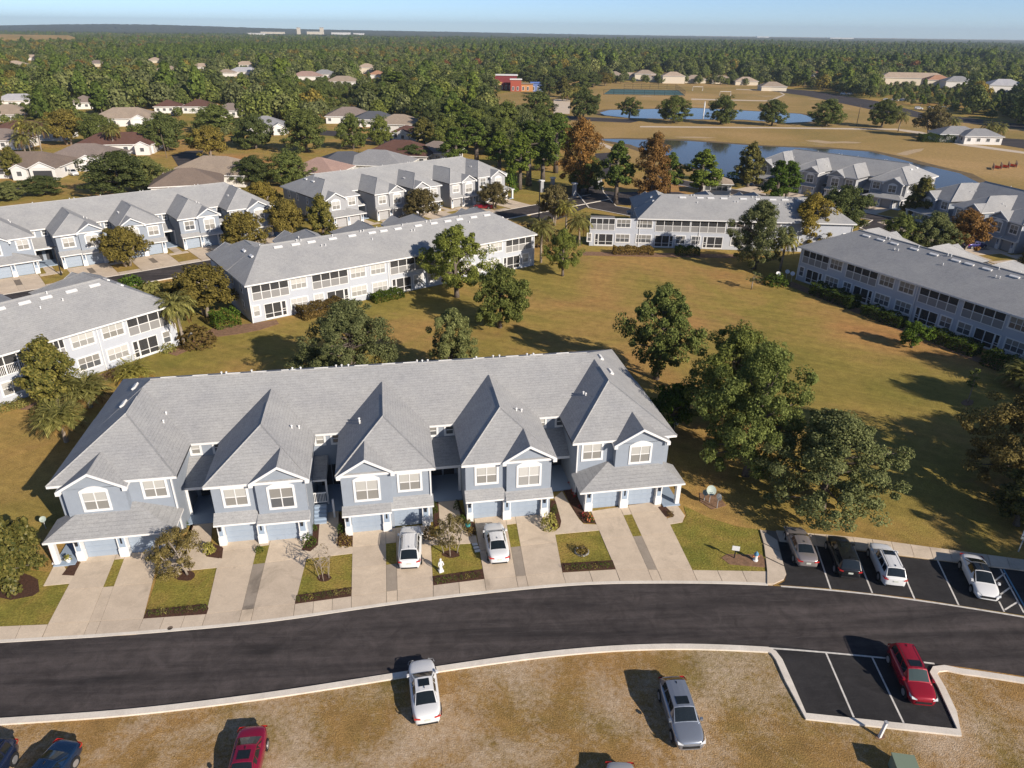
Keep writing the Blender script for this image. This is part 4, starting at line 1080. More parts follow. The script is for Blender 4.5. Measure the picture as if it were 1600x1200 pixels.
SHAPES = {   # L, W, roof z, deck line [(x, z)], windscreen base/top, rear top/base, belt z, plan taper
    'sedan': dict(L=4.85, W=1.84, hr=1.40, deck=[(-.5, .90), (-.44, 1.04), (-.33, 1.06), (.17, .98), (.35, .90), (.46, .76), (.5, .64)], ws=(.22, .06), rs=(-.16, -.36), belt=.98),
    'suv': dict(L=4.7, W=1.90, hr=1.70, deck=[(-.5, 1.02), (-.46, 1.10), (-.3, 1.10), (.2, 1.10), (.36, 1.03), (.47, .92), (.5, .78)], ws=(.245, .10), rs=(-.38, -.475), belt=1.08),
    'crossover': dict(L=4.85, W=1.92, hr=1.62, deck=[(-.5, 1.0), (-.46, 1.08), (-.3, 1.08), (.2, 1.06), (.36, .99), (.47, .88), (.5, .74)], ws=(.235, .08), rs=(-.33, -.475), belt=1.04),
    'ev': dict(L=4.7, W=1.85, hr=1.44, deck=[(-.5, .92), (-.44, 1.04), (-.36, 1.06), (.2, .96), (.36, .87), (.46, .74), (.5, .6)], ws=(.28, .06), rs=(-.14, -.41), belt=.97),
}
def car(kind, paint, P, head, label, sunroof=False, rails=False, blackroof=False, scale=.9, cat='car', group=None, light_ws=False, brake=True):
    s = SHAPES[kind]; L_, W_, hr = s['L'], s['W'], s['hr']; pm = PAINT[paint]
    t = thing('parked_car', label, cat, P, head, group); t.scale = (scale,) * 3
    dx = [d[0] for d in s['deck']]; dz = [d[1] for d in s['deck']]
    hw = lambda u: W_ / 2 * (1 - .22 * max(0, (abs(u) - .30) / .2) ** 2)
    b = MB(); rings = []
    us = [-.5, -.485, -.44, -.36, -.26, -.12, 0, .12, .24, .34, .42, .475, .5]
    for u in us:
        z = float(np.interp(u, dx, dz)); h = hw(u); end = abs(u) == .5
        if end: h *= .93
        zb = .30 if end else .21
        x = u * L_
        half = [(h * .86, zb), (h * .985, zb + .12), (h, .56), (h * .985, z - .22), (h * .93, z - .05), (h * .80, z), (h * .4, z + .03)]
        rings.append([(x, -y, q) for y, q in half] + [(x, 0, z + .04)] + [(x, y, q) for y, q in reversed(half)])
    n = len(rings[0])
    for ring in rings: b.v += ring
    for i in range(len(us) - 1):
        for j in range(n - 1):
            a = i * n + j; b.f.append((a, a + n, a + n + 1, a + 1)); b.m.append(0)
    b.f.append(tuple(range(n))); b.m.append(0); k = (len(us) - 1) * n; b.f.append(tuple(k + j for j in reversed(range(n)))); b.m.append(0)
    me = b.mesh('body', [pm], True)
    body = obj('body', me, t); md = body.modifiers.new('s', 'SUBSURF'); md.levels = 1; md.render_levels = 1
    # greenhouse
    zb = s['belt'] - .03; hb, ht = W_ * .44, W_ * (.305 if kind in ('sedan', 'ev') else .33)
    (wb, wt), (rt_, rb_) = s['ws'], s['rs']
    st = [(rb_, 0), (rt_, 1), (rt_ + (wt - rt_) * .5, 1), (wt, 1), (wb, 0)]
    def ring(u, f, crown=.04):
        x = u * L_; zr = zb + (hr - zb) * f
        if f == 0: hh = hb * .93; return [(x, -hh, zb), (x, -hh * .96, zb + .01), (x, -hh * .5, zb + .03), (x, 0, zb + .04), (x, hh * .5, zb + .03), (x, hh * .96, zb + .01), (x, hh, zb)]
        return [(x, -hb, zb), (x, -ht, zr - .05), (x, -ht * .55, zr), (x, 0, zr + crown * .4), (x, ht * .55, zr), (x, ht, zr - .05), (x, hb, zb)]
    rg = [ring(u, f) for u, f in st]
    rf = MB()   # roof skin and pillars
    for i in (1, 2):
        for j in range(1, 5): rf.face([rg[i][j], rg[i + 1][j], rg[i + 1][j + 1], rg[i][j + 1]])
    lerp = lambda p, q, f: tuple(p[k] + (q[k] - p[k]) * f for k in range(3))
    out = lambda p, d=.006: p
    # side faces: front quarter triangle / middle / rear quarter
    sides = []
    for sg, (lo, hi) in ((-1, (0, 1)), (1, (6, 5))):
        B = [rg[i][lo] for i in range(5)]; T = [rg[i][hi] for i in range(5)]
        loop = [B[0], B[4], T[3], T[1]]
        rf.face(loop if sg < 0 else loop[::-1])
        o_ = Vector((0, sg * .012, .004))
        def sp(u, v):   # point on the side sheet, u along (0 rear..1 front), v up
            q = Vector(lerp(lerp(B[0], B[4], u), lerp(T[1], T[3], u), v)); return tuple(q + o_)
        for u0, u1 in ((.08, .30), (.335, .60), (.635, .93)):
            sides.append((sg, [sp(u0, .12), sp(u1, .12), sp(u1, .88), sp(u0, .88)]))
    obj('roof', rf.mesh('roof', [M['plastic'] if blackroof else pm], True), t)
    for sg, q in sides:
        q_ = MB(); q_.face(q if sg < 0 else q[::-1]); obj('side_window', q_.mesh('side_window', [M['glass']]), t)
    def screen(i0, i1, name, gm):
        q = MB()
        a, c = rg[i0], rg[i1]
        fr = MB()
        for j in range(0, 6): fr.face([a[j], c[j], c[j + 1], a[j + 1]] if i0 < i1 else [a[j + 1], c[j + 1], c[j], a[j]])
        obj(name + '_surround', fr.mesh(name + '_surround', [pm]), t)
        nrm = Vector((1 if i0 == 4 else -1, 0, 1)).normalized() * .014
        for j in range(1, 5):
            f0 = .10; f1 = .94
            k0 = lambda p: p
            A, B2, C2, D2 = [Vector(lerp(a[jj], c[jj], f)) + nrm for jj, f in ((j, f0), (j, f1), (j + 1, f1), (j + 1, f0))]
            if j == 1: A = A.lerp(D2, .16); B2 = B2.lerp(C2, .12)
            if j == 4: D2 = D2.lerp(A, .16); C2 = C2.lerp(B2, .12)
            q.face([D2, C2, B2, A] if i0 == 4 else [A, B2, C2, D2])
        obj(name, q.mesh(name, [M[gm]]), t)
    screen(4, 3, 'windscreen', 'glasslight' if light_ws else 'glass'); screen(0, 1, 'rear_window', 'glass')
    zr = hr + .01
    if blackroof:
        boxpart(t, 'glass_roof', L_ * rt_ + .05, L_ * wt - .05, -ht * .85, ht * .85, hr - .02, hr + .012, 'glass')
    if sunroof:
        boxpart(t, 'sunroof', L_ * wt - .72, L_ * wt - .15, -ht * .62, ht * .62, hr - .02, hr + .022, 'glass')
    if rails:
        for sg in (-1, 1):
            q = MB(); q.tube([(L_ * rt_ + .1, sg * ht * .9, hr - .02), (L_ * rt_ + .3, sg * ht * .9, hr + .06), (L_ * wt - .3, sg * ht * .9, hr + .06), (L_ * wt - .1, sg * ht * .9, hr - .02)], [.025] * 4, 5); obj('roof_rail', q.mesh('roof_rail', [M['plastic']]), t)
    obj('antenna', cached('fin', lambda: MB().prism([(-.1, -.02), (.08, 0), (-.1, .02)], 0, .07).mesh('antenna', [M['plastic']])), t, (L_ * rt_ + .25, 0, hr))
    # wheels
    rw = .335 if kind in ('sedan', 'ev') else .36
    def wheel():
        q = MB(); q.tube([(0, -.11, 0), (0, .11, 0)], [rw, rw], 18); return q.mesh('wheel', [M['tyre']], False)
    def rim():
        q = MB(); q.tube([(0, -.015, 0), (0, .0, 0)], [rw * .68, rw * .66], 14); return q.mesh('rim', [M['rim']])
    def arch():
        q = MB(); q.tube([(0, -.01, 0), (0, .0, 0)], [rw * 1.17, rw * 1.17], 18); return q.mesh('wheel_arch', [M['plastic']])
    for u in (-.305, .30):
        for sg in (-1, 1):
            w_ = obj('wheel', cached(('wh', rw), wheel), t, (u * L_, sg * (W_ / 2 - .085), rw))
            obj('rim', cached(('rim', rw), rim), w_, (0, sg * .118, 0))
            obj('wheel_arch', cached(('arch', rw), arch), t, (u * L_, sg * (W_ / 2 + .004), rw + .01))
    # lights, plate, mirrors, bumpers
    xe = L_ / 2
    tz = .82 if kind in ('sedan', 'ev') else .92
    for sg in (-1, 1):
        q = MB(); y1 = sg * W_ * .445; y0 = sg * W_ * (.24 if kind in ('sedan', 'ev') else .30)
        q.face([(-xe - .012, y0, tz - .05), (-xe - .012, y0, tz + .08), (-xe + .05, y1, tz + .12), (-xe + .05, y1, tz - .03)] if sg > 0 else [(-xe - .012, y0, tz - .05), (-xe + .05, y1, tz - .03), (-xe + .05, y1, tz + .12), (-xe - .012, y0, tz + .08)])
        q.face([(-xe + .05, y1, tz - .03), (-xe + .05, y1, tz + .12), (-xe + .36, sg * (W_ * .487), tz + .1), (-xe + .36, sg * (W_ * .489), tz + .02)][::sg])
        obj('tail_light', q.mesh('tail_light', [M['tail']]), t)
        q = MB(); hz = .66 if kind in ('sedan', 'ev') else .78
        q.face([(xe + .012, sg * W_ * .27, hz - .04), (xe + .0, sg * W_ * .27, hz + .04), (xe - .18, sg * W_ * .44, hz + .12), (xe - .02, sg * W_ * .44, hz)][::-sg])
        q.face([(xe - .02, sg * W_ * .44, hz), (xe - .18, sg * W_ * .44, hz + .12), (xe - .5, sg * W_ * .472, hz + .13), (xe - .3, sg * W_ * .483, hz + .03)][::-sg])
        obj('headlight', q.mesh('headlight', [M['head']]), t)
        q = MB(); q.box(wb * L_ - .28, wb * L_ - .1, min(sg * W_ * .47, sg * W_ * .555), max(sg * W_ * .47, sg * W_ * .555), zb + .02, zb + .16)
        obj('wing_mirror', q.mesh('wing_mirror', [pm]), t)
    boxpart(t, 'license_plate', -xe - .025, -xe + .0, -.18, .18, tz - .2, tz - .06, 'plate')
    boxpart(t, 'grille', xe - .02, xe + .018, -W_ * .27, W_ * .27, .42, .60, 'plastic')
    boxpart(t, 'rear_bumper_trim', -xe - .018, -xe + .02, -W_ * .34, W_ * .34, .30, .42, 'plastic')
    return t
def heading(a, b_):   # from pixel a (rear) to pixel b (front), both on the ground
    d = g(*b_) - g(*a); return math.atan2(d.y, d.x)
def car_px(kind, paint, rear, front, label, **k):
    A, B = g(*rear), g(*front); h = math.atan2(B.y - A.y, B.x - A.x)
    return car(kind, paint, (A + B) / 2, h, label, **k)
# ------------------------------------------------------------------ the eight townhouse blocks
TH = R(10.2)
O = g(120, 875)
block('blue townhouse block in the foreground facing the road with driveways', O.x, O.y, 10.2, wall='blue', garage='garage', tone=1)
block('long grey-roofed townhouse block with balconies behind the big courtyard oaks', -8.74, 130.41, 216.17, front=False, wall='paleblue', rear=(REAR_UP, REAR_LO), tone=0)
CU = [('L', 40.9, 45.3), ('W', 38.0, 40.7), ('W', 34.1, 37.0), ('L', 27.5, 33.6), ('L', 21.2, 27.3), ('L', 15, 20.9), ('W', 11.5, 14.2)]
CL = [('W', 45.0 - .1, 45.8), ('E', 41.1, 44.4), ('W', 38.0, 40.7), ('W', 34.1, 37.0), ('D', 30.2, 33.5), ('W', 28.0, 29.9), ('W', 25.3, 27.1), ('E', 21.4, 24.9), ('W', 17, 20), ('D', 12, 15.5)]
block('blue-grey townhouse block facing the courtyard at the far side of the lawn', 60.19, 144.53, 176.5, nh=4, front=False, wall='blue', rear_wall='paleblue', rear=(CU, CL), tone=2, fine=True)
block('shaded blue townhouse block with screened porches right of the lawn', 83.3, 77.55, 117.3, front=False, wall='paleblue', rear_wall='paleblue', rear=(REAR_UP, REAR_LO), tone=2)
LU = [('L', -.4, 4.6), ('W', 4.95, 7.6), ('W', 8.25, 10.9), ('L', 11.5, 13.0), ('R', 13.6, 18.6), ('W', 19.5, 22)]
LL = [('W', -.2, 1.0), ('E', 1.6, 4.6), ('W', 5.0, 7.6), ('W', 8.2, 10.8), ('W', 13.0, 15.0), ('W', 16.2, 18.4), ('W', 19, 21)]
block('white-walled townhouse block at the left edge behind the magnolia', -57.06, 90.63, -125.7, front=False, wall='paleblue', rear_wall='paleblue', rear=(LU, LL), tone=1)
FL_ = (-79.95, 103.88, 39.31); FM_ = (-35.36, 138.3, 41.25); FR_ = (61.69, 188.44, -47.78); FF_ = (84.29, 151.53, -76.96)
block('pale blue townhouse block with garages at the upper left edge', *FL_, wall='blue', garage='garage', tone=1)
block('grey townhouse block with garages beside the entry road', *FM_, wall='greige', garage='garage_grey', tone=1)
block('grey townhouse block with garages on the near bank of the pond', *FR_, nh=4, wall='greige', garage='garage_grey', tone=2)
block('dark blue townhouse block at the right edge partly cut off', *FF_, nh=4, wall='blue', garage='garage_grey', tone=2)
def loc2w(o, x, y, z=0):
    c, s = math.cos(R(o[2])), math.sin(R(o[2])); return Vector((o[0] + x * c - y * s, o[1] + x * s + y * c, z))
# yards, drives and the road in front of the back rows
def yards(o, nh):
    for k in range(nh):
        base = (0.3, 10.3, 19.6, 29.0)[k] if k < min(4, nh - 1) else 38.8 + (nh - 5) * 9.4
        A, B, C, D = [loc2w(o, x, y) for x, y in ((base, -.1), (base + 6, -.1), (base + 6, -8.4), (base, -8.4))]
        d = base_sheet('driveway', [A, B, C, D]); slab_quad(d, A, B, C, D, (0, .42, .56, 1), (0, .2, .6, 1), skip=((1, 1),), gap=.012)
        nxt = (10.3, 19.6, 29.0, 38.8)[k] if k < 4 else None
        if k < nh - 1:
            q = [loc2w(o, x, y) for x, y in ((base + 6.05, -2.2), (base + 9.2, -2.2), (base + 9.2, -6.9), (base + 6.05, -6.9))]
            sheet('front_lawn', q, .006, M['lawn'])
            b = MB(); b.prism([loc2w(o, x, y).xy[:] for x, y in ((base + 6.1, -.9), (base + 9.2, -.9), (base + 9.2, -2.1), (base + 6.1, -2.1))], 0, .03); w_ = obj('walkway', b.mesh('walkway', [M['walk']])); w_['kind'] = 'structure'
            b = MB(); b.prism([loc2w(o, x, y).xy[:] for x, y in ((base + 7.1, 3.), (base + 8.4, 3.), (base + 8.4, -1), (base + 7.1, -1))], 0, .028); w_ = obj('walkway', b.mesh('walkway', [M['walk']])); w_['kind'] = 'structure'
            b = MB(); b.prism([loc2w(o, x, y).xy[:] for x, y in ((base + 6.05, -7), (base + 9.25, -7), (base + 9.25, -8.4), (base + 6.05, -8.4))], 0, .03); w_ = obj('sidewalk', b.mesh('sidewalk', [M['walk']])); w_['kind'] = 'structure'
for o, n in ((FL_, 5), (FM_, 5), (FR_, 4), (FF_, 4)): yards(o, n)
def road_band(name, pts, wd, mt='asphalt', z=.008, curbs=True):
    a = [p for p in pts]; ribbon(name, a, 0, wd, 0, z, M[mt])
    if curbs: ribbon('curb', a, -.25, .0, 0, .04, M['curb']); ribbon('curb', a, wd, wd + .3, 0, .1, M['curb'])
road_band('road', [loc2w(FL_, x, -8.7) for x in (-40, 0, 25, 44)] + [loc2w(FM_, x, -8.7) for x in (4, 25, 48, 64)], 6.3)
road_band('road', [loc2w(FR_, x, -8.7) for x in (-24, 0, 20, 40)] + [loc2w(FF_, x, -9.2) for x in (6, 25, 45)], 6.3)
road_band('road', [g(938, 275), g(942, 300), g(962, 322), g(1010, 330)], 6.5, z=.012)
px_sheet('road', [(828, 338), (842, 325), (880, 306), (930, 296), (960, 300), (1030, 300), (1060, 300), (1130, 318), (1130, 330), (1000, 322), (930, 318), (880, 340), (845, 352)], .010, M['asphalt'])
# suburban roads
for pix in ([(268, 243), (290, 236), (318, 235), (312, 248), (292, 264), (280, 262)], [(500, 203), (540, 206), (580, 214), (645, 214), (650, 220), (610, 224), (596, 240), (580, 236), (600, 222), (560, 216), (500, 211)],
            [(1195, 136), (1270, 142), (1370, 158), (1440, 176), (1650, 200), (1650, 207), (1440, 185), (1360, 171), (1260, 150), (1195, 141)], [(800, 178), (985, 186), (1000, 189), (985, 192), (800, 184)],
            [(0, 292), (45, 290), (62, 297), (0, 300)], [(930, 240), (960, 238), (950, 280), (935, 280)], [(1475, 210), (1600, 218), (1650, 225), (1650, 240), (1560, 226), (1475, 217)]):
    px_sheet('road', pix, .03, M['asphalt'])
# ------------------------------------------------------------------ meadow, ponds, paths
px_sheet('meadow', [(700, 160), (760, 150), (900, 126), (1200, 133), (1280, 148), (1400, 172), (1600, 196), (1900, 240), (1900, 420), (1640, 345), (1530, 292), (1460, 312), (1300, 300), (1140, 285), (1010, 262), (925, 232), (880, 205), (800, 186), (700, 172)], .012, M['meadow'])
M['bank'] = mat('muddy_bank', (.15, .105, .05), .95, var=.35, vscale=.4)
def pond(pix, label):
    q = [g(*p) for p in pix]; n = len(q); bank = []
    for i in range(n):
        t = (q[(i + 1) % n] - q[i - 1]).normalized(); bank.append(q[i] + Vector((-t.y, t.x, 0)) * random.uniform(2.0, 4.5))
    sheet('pond_bank', bank, .024, M['bank'])
    b = MB(); b.face([(p.x, p.y, .03) for p in q]); me = b.mesh('pond', [M['water']])
    if me.polygons[0].normal.z < 0: me.flip_normals()
    o = obj('pond', me); o['kind'] = 'structure'
pond([(928, 217), (975, 217.5), (1070, 220), (1200, 229), (1300, 233), (1360, 237), (1395, 246), (1430, 255), (1465, 263), (1500, 271), (1530, 286), (1500, 296), (1458, 304), (1300, 296), (1210, 284), (1140, 278), (1080, 262), (1030, 243), (985, 226)], 'x')
pond([(937, 176), (952, 172), (1037, 170), (1087, 169), (1200, 175), (1250, 178), (1282, 186), (1270, 190), (1230, 192), (1162, 187), (1060, 186), (985, 184.5), (945, 180)], 'x')
for pix in ([(1258, 219.5), (1278, 219), (1300, 221.5), (1322, 221), (1347, 222.5), (1338, 224), (1315, 223.5), (1290, 224.5), (1266, 221.5)], [(1400, 241), (1412, 237), (1428, 233.5), (1444, 232), (1440, 236), (1428, 239), (1416, 243)], [(1050, 214), (1085, 213.5), (1120, 215), (1100, 216), (1070, 215.5)]):
    px_sheet('sand_patch', pix, .02, M['sand'])
for pix in ([(1000, 197), (1200, 198.5), (1400, 201), (1440, 206), (1500, 223), (1620, 240), (1620, 243), (1500, 227), (1440, 210), (1400, 203.5), (1200, 200.5), (1000, 199)],
            [(925, 219), (930, 218.5), (960, 231), (985, 243), (978, 246), (950, 232)], [(1080, 154), (1200, 157), (1224, 148), (1215, 143), (1150, 140), (1150, 139), (1217, 142), (1227, 148), (1205, 158.5), (1080, 156)]):
    px_sheet('path', pix, .03, M['walk'])
px_sheet('tennis_court', [(943, 147), (1070, 149), (1060, 141), (955, 139)], .03, mat('court_green', (.06, .12, .115), .8))
# tennis court fence, football goals, fountain
for (a, b_) in (((943, 148), (1070, 150)), ((1070, 150), (1055, 139)), ((975, 139), (1055, 139))):
    A, B = g(*a), g(*b_); n = max(4, int((B - A).length / 6)); q = MB(); d = (B - A)
    f = thing('court_fence', 'dark wire fence along the %s of the tennis court' % {148: 'near side', 150: 'right end', 139: 'far side'}[a[1]], 'fence', A)
    for i in range(n + 1):
        p = d * (i / n); obj('post', cached('fpost', lambda: MB().tube([(0, 0, 0), (0, 0, 3.2)], [.09, .09], 5).mesh('post', [M['black']])), f, p)
    for z in (.1, 1.6, 3.1): q.tube([(0, 0, z), tuple(d + Vector((0, 0, z)))], [.06, .06], 4)
    obj('rail', q.mesh('rail', [M['black']]), f)
for (px_, py_, lb) in ((1090, 142, 'white football goal on the meadow nearer the tennis court'), (1133, 150, 'white football goal on the meadow farther right')):
    P = g(px_, py_); q = MB(); q.tube([(-3.4, 0, 0), (-3.4, 0, 2.6), (3.4, 0, 2.6), (3.4, 0, 0)], [.13] * 4, 5)
    for x in (-3.4, 3.4): q.tube([(x, 0, 2.6), (x, 2, 0)], [.08] * 2, 4)
    tag(obj('football_goal', q.mesh('football_goal', [M['white']]), None, P), lb, 'goal', 'football goals')
q = MB(); q.tube([(0, 0, 0), (0, 0, 5)], [.25, .35], 6); q.tube([(0, 0, 5), (0, 0, 6.5)], [.35, .1], 6); tag(obj('fountain', q.mesh('fountain', [M['white']]), None, g(1099, 181)), 'white fountain jet in the far pond', 'fountain')

# ------------------------------------------------------------------ detached houses
RC = {k: roof_mat('roof_' + k, c, .85, .14) for k, c in dict(tan=(.33, .265, .205), brown=(.20, .155, .125), red=(.13, .07, .055), greybrown=(.235, .19, .165), grey=(.27, .27, .275), darkgrey=(.10, .105, .12), pink=(.36, .245, .205), pale=(.42, .42, .44), sand=(.42, .33, .25), orange=(.40, .22, .14)).items()}
M['cream'] = mat('cream_stucco', (.62, .55, .44), .85); M['whitewall'] = mat('white_stucco', (.66, .64, .61), .85)
HOUSES_PX = []
def house(px_, py_, w_, d_, ang, rc, label, wall='whitewall', gab=(), ez=2.9, det=True, two=False, garage=None):
    ez = 5.4 if two else ez
    P = g(px_, py_, ez + 1); P.z = 0
    HOUSES_PX.append((*pr(P)[:2], w_ * CF / pr(P)[2] / 2, P.x, P.y, max(w_, d_) / 2))
    t = thing('house', label, 'house', P, R(ang), 'detached houses of the suburb')
    b = MB(); b.box(-w_ / 2, w_ / 2, -d_ / 2, d_ / 2, 0, ez)
    for gx, gw, gd in gab: b.box(gx - gw / 2, gx + gw / 2, -d_ / 2 - gd, -d_ / 2 + .01, 0, ez - .003)
    obj('wall', b.mesh('wall', [M[wall]]), t)
    ov = .5; x, y = w_ / 2 + ov, d_ / 2 + ov; s = .44; hh = min(x, y) * s; b = MB()
    if w_ >= d_: r0, r1 = (-(x - y), 0, ez + hh), (x - y, 0, ez + hh)
    else: r0, r1 = (0, -(y - x), ez + hh), (0, y - x, ez + hh)
    c = [(-x, -y, ez), (x, -y, ez), (x, y, ez), (-x, y, ez)]
    if w_ >= d_: fs_ = [[c[0], c[1], r1, r0], [c[1], c[2], r1], [c[2], c[3], r0, r1], [c[3], c[0], r0]]
    else: fs_ = [[c[0], c[1], r0], [c[1], c[2], r1, r0], [c[2], c[3], r1], [c[3], c[0], r0, r1]]
    for f in fs_: b.face(f)
    for i in range(4): p, q = c[i], c[(i + 1) % 4]; b.face([(p[0], p[1], ez - .2), (q[0], q[1], ez - .2), q, p], 1)
    b.face([(p[0], p[1], ez - .2) for p in reversed(c)], 1)
    for gx, gw, gd in gab:
        hw_ = gw / 2 + .35; gz = ez + hw_ * .5; yf = -d_ / 2 - gd - .35; yb = 0
        b.face([(gx - hw_, yf, ez), (gx, yf, gz), (gx, yb, gz), (gx - hw_, yb, ez)][::-1]); b.face([(gx + hw_, yf, ez), (gx, yf, gz), (gx, yb, gz), (gx + hw_, yb, ez)])
        b.face([(gx - hw_, yf + .3, ez), (gx + hw_, yf + .3, ez), (gx, yf + .3, gz - .12)], 1)
        b.face([(gx - hw_, yf, ez - .2), (gx - hw_, yf, ez), (gx, yf, gz), (gx, yf, gz - .25)][::-1], 1); b.face([(gx + hw_, yf, ez - .2), (gx + hw_, yf, ez), (gx, yf, gz), (gx, yf, gz - .25)], 1)
    obj('roof', b.mesh('roof', [RC[rc], M['white']]), t)
    if det:
        for k, xx in enumerate(np.linspace(-w_ / 2 + 1.5, w_ / 2 - 1.5, 4)):
            if any(abs(xx - gx) < gw / 2 + .7 for gx, gw, gd in gab): continue
            f = boxpart(t, 'window', xx - .75, xx + .75, -d_ / 2 - .05, -d_ / 2 + .02, .9, 2.3, 'white'); obj('pane', bx(0, 1.2, 0, .02, 0, 1.1, 'pane_dark', 'pane'), f, (0, -.05, .15))
        for yy in (-d_ / 4, d_ / 4):
            for sg in (-1, 1):
                f = boxpart(t, 'window', sg * w_ / 2 - .04, sg * w_ / 2 + .04, yy - .7, yy + .7, .9, 2.3, 'white'); obj('pane', bx(0, .02, 0, 1.1, 0, 1.1, 'pane_dark', 'pane'), f, (sg * .05, 0, .15))
        for i, (gx, gw, gd) in enumerate(gab):
            y0 = -d_ / 2 - gd
            if gw > 4: boxpart(t, 'garage_door', gx - 2.2, gx + 2.2, y0 - .05, y0 + .02, .02, 2.3, garage or 'white')
            else:
                f = boxpart(t, 'window', gx - .7, gx + .7, y0 - .05, y0 + .02, .9, 2.3, 'white'); obj('pane', bx(0, 1.1, 0, .02, 0, 1.1, 'pane_dark', 'pane'), f, (0, -.05, .15))
    return t
house(28, 152, 19, 11, 20, 'pale', 'house with a pale grey roof at the far left edge')
house(14, 172, 17, 14, 10, 'tan', 'white house with a tan hip roof at the left edge')
house(131, 155, 12, 12, 20, 'greybrown', 'small white house with a pinkish brown hip roof between oaks')
house(198, 178, 24, 15, 15, 'tan', 'large tan-roofed house with a screened pool yard', gab=((6, 6, 3),))
house(48, 198, 24, 13, 8, 'red', 'house with a dark red-brown roof behind the tall palms')
house(8, 210, 14, 12, 5, 'greybrown', 'house with a grey-brown roof at the left edge beside the palms')
house(185, 216, 22, 12, 12, 'red', 'dark red roofed house with a white gable and one palm in front', gab=((8.5, 4, 3),))
house(136, 236, 18, 13, 8, 'greybrown', 'grey-brown roofed house with three white gables', gab=((3.2, 5, 3), (7, 3.6, 3.5)))
house(36, 248, 22, 12, 8, 'brown', 'brown roofed house with two white gables and an open garage', gab=((2.5, 3.6, 3), (8, 6, 3)), garage='dark')
house(338, 258, 20, 14, -5, 'tan', 'tan hip-roofed house right of the cul-de-sac')
house(292, 275, 15, 12, 20, 'brown', 'brown roofed house directly behind the pale blue townhouses')
house(263, 161, 11, 10, 15, 'red', 'small red-brown roofed house with white cars')
house(311, 161, 13, 11, 10, 'red', 'red-brown roofed house half hidden by oaks')
house(361, 167, 13, 11, 10, 'greybrown', 'brown roofed house behind dense oaks left of centre')
house(415, 190, 15, 13, 20, 'grey', 'grey roofed house with white porch columns', gab=((4, 4, 2),))
house(545, 175, 18, 13, 8, 'greybrown', 'tan-grey roofed house beside the dark-roofed one')
house(585, 180, 16, 11, 8, 'darkgrey', 'house with a nearly black roof with solar panels')
house(624, 187, 17, 13, -8, 'tan', 'tan roofed house behind the circular lawn')
house(636, 200, 9, 8, -8, 'red', 'small dark red gabled house by the cul-de-sac', gab=((0, 4, 2),))
house(628, 231, 19, 14, -10, 'red', 'red-brown hip roof behind the grey townhouses')
house(540, 246, 15, 11, 15, 'darkgrey', 'dark grey low roof behind the grey townhouses')
house(590, 246, 18, 13, -10, 'grey', 'grey hip roof right behind the grey townhouse ridge')
house(500, 257, 13, 12, -12, 'pink', 'salmon pink hip roof behind the grey townhouses')
house(683, 229, 13, 11, -10, 'greybrown', 'grey-brown roof under the pines at centre')
house(480, 116, 22, 14, 5, 'pink', 'pink roofed house among far trees', det=False)
house(507, 113, 18, 13, 5, 'grey', 'grey-blue roofed house among far trees', det=False)
house(536, 124, 22, 14, 5, 'tan', 'long tan roof among far trees right of the pink one', det=False)
house(573, 103, 16, 13, 5, 'sand', 'tall cream house far off among trees', 'cream', det=False, two=True)
house(590, 114, 14, 12, 5, 'orange', 'orange-brown roof far off beside the cream house', det=False)
house(24, 98, 16, 12, 10, 'sand', 'cream house in the far left woods', 'cream', det=False)
house(50, 88, 18, 12, 10, 'sand', 'sand coloured roof in the far left woods', det=False)
house(152, 97, 16, 12, 5, 'greybrown', 'brown roof with pale wall in the far left woods', 'cream', det=False)
house(263, 107, 19, 13, 5, 'tan', 'tan hip roof standing clear in the far woods', det=False)
house(315, 102, 17, 12, 5, 'sand', 'sand roofed house far off left of centre', det=False)
house(384, 99, 20, 13, 5, 'sand', 'pale hip roof far off above the grey ones', det=False)
house(382, 109, 24, 13, 5, 'pale', 'long pale grey roof far off left of centre', det=False)
house(354, 111, 13, 11, 5, 'tan', 'small tan roof far off beside the pale grey roof', det=False)
house(242, 92, 13, 11, 5, 'sand', 'small cream house far off near the trees', 'cream', det=False)
for i, (x, y, two) in enumerate(((958, 115, 0), (985, 117, 0), (1008, 113, 1), (1024, 119, 0), (1052, 116, 1), (1085, 121, 0), (1128, 122, 0), (1165, 124, 0), (1207, 132, 0))):
    house(x, y, 17, 12, -4, ('tan', 'sand', 'tan')[i % 3], ('cream house %s in the row along the meadow edge' % ('farthest left', 'second from left', 'with two storeys and steep roof left of centre', 'fourth from left', 'with two storeys at the middle', 'sixth from left', 'seventh from left', 'eighth from left', 'farthest right'))[:200] if False else 'cream house in the row along the meadow edge, ' + ('leftmost', 'second from left', 'two-storey one left of centre', 'fourth from left', 'two-storey one at the middle', 'sixth from left', 'seventh from left', 'eighth from left', 'rightmost by the road')[i], 'cream', det=False, two=bool(two))
house(1425, 119, 52, 16, -8, 'sand', 'long pale tan roof over the right-hand woods', 'cream', det=False, two=True)
house(1465, 122, 18, 14, -8, 'orange', 'orange roof at the end of the long tan roof', 'cream', det=False, two=True)
house(1496, 124, 20, 14, -8, 'grey', 'grey roof with dormers in the right-hand woods', det=False, two=True)
house(1568, 130, 24, 16, -8, 'pale', 'pale gabled house near the right edge of the woods', det=False, two=True)
house(1272, 112, 12, 10, 0, 'orange', 'single orange roof in the woods right of centre', det=False)
house(1495, 203, 15, 10, -5, 'grey', 'low grey-roofed building beyond the road on the right')
house(1530, 206, 13, 9, -5, 'grey', 'grey-roofed building right of the low one by the road')
house(1120, 277, 7, 5, -10, 'tan', 'small gatehouse with white posts by the pond', ez=2.7)
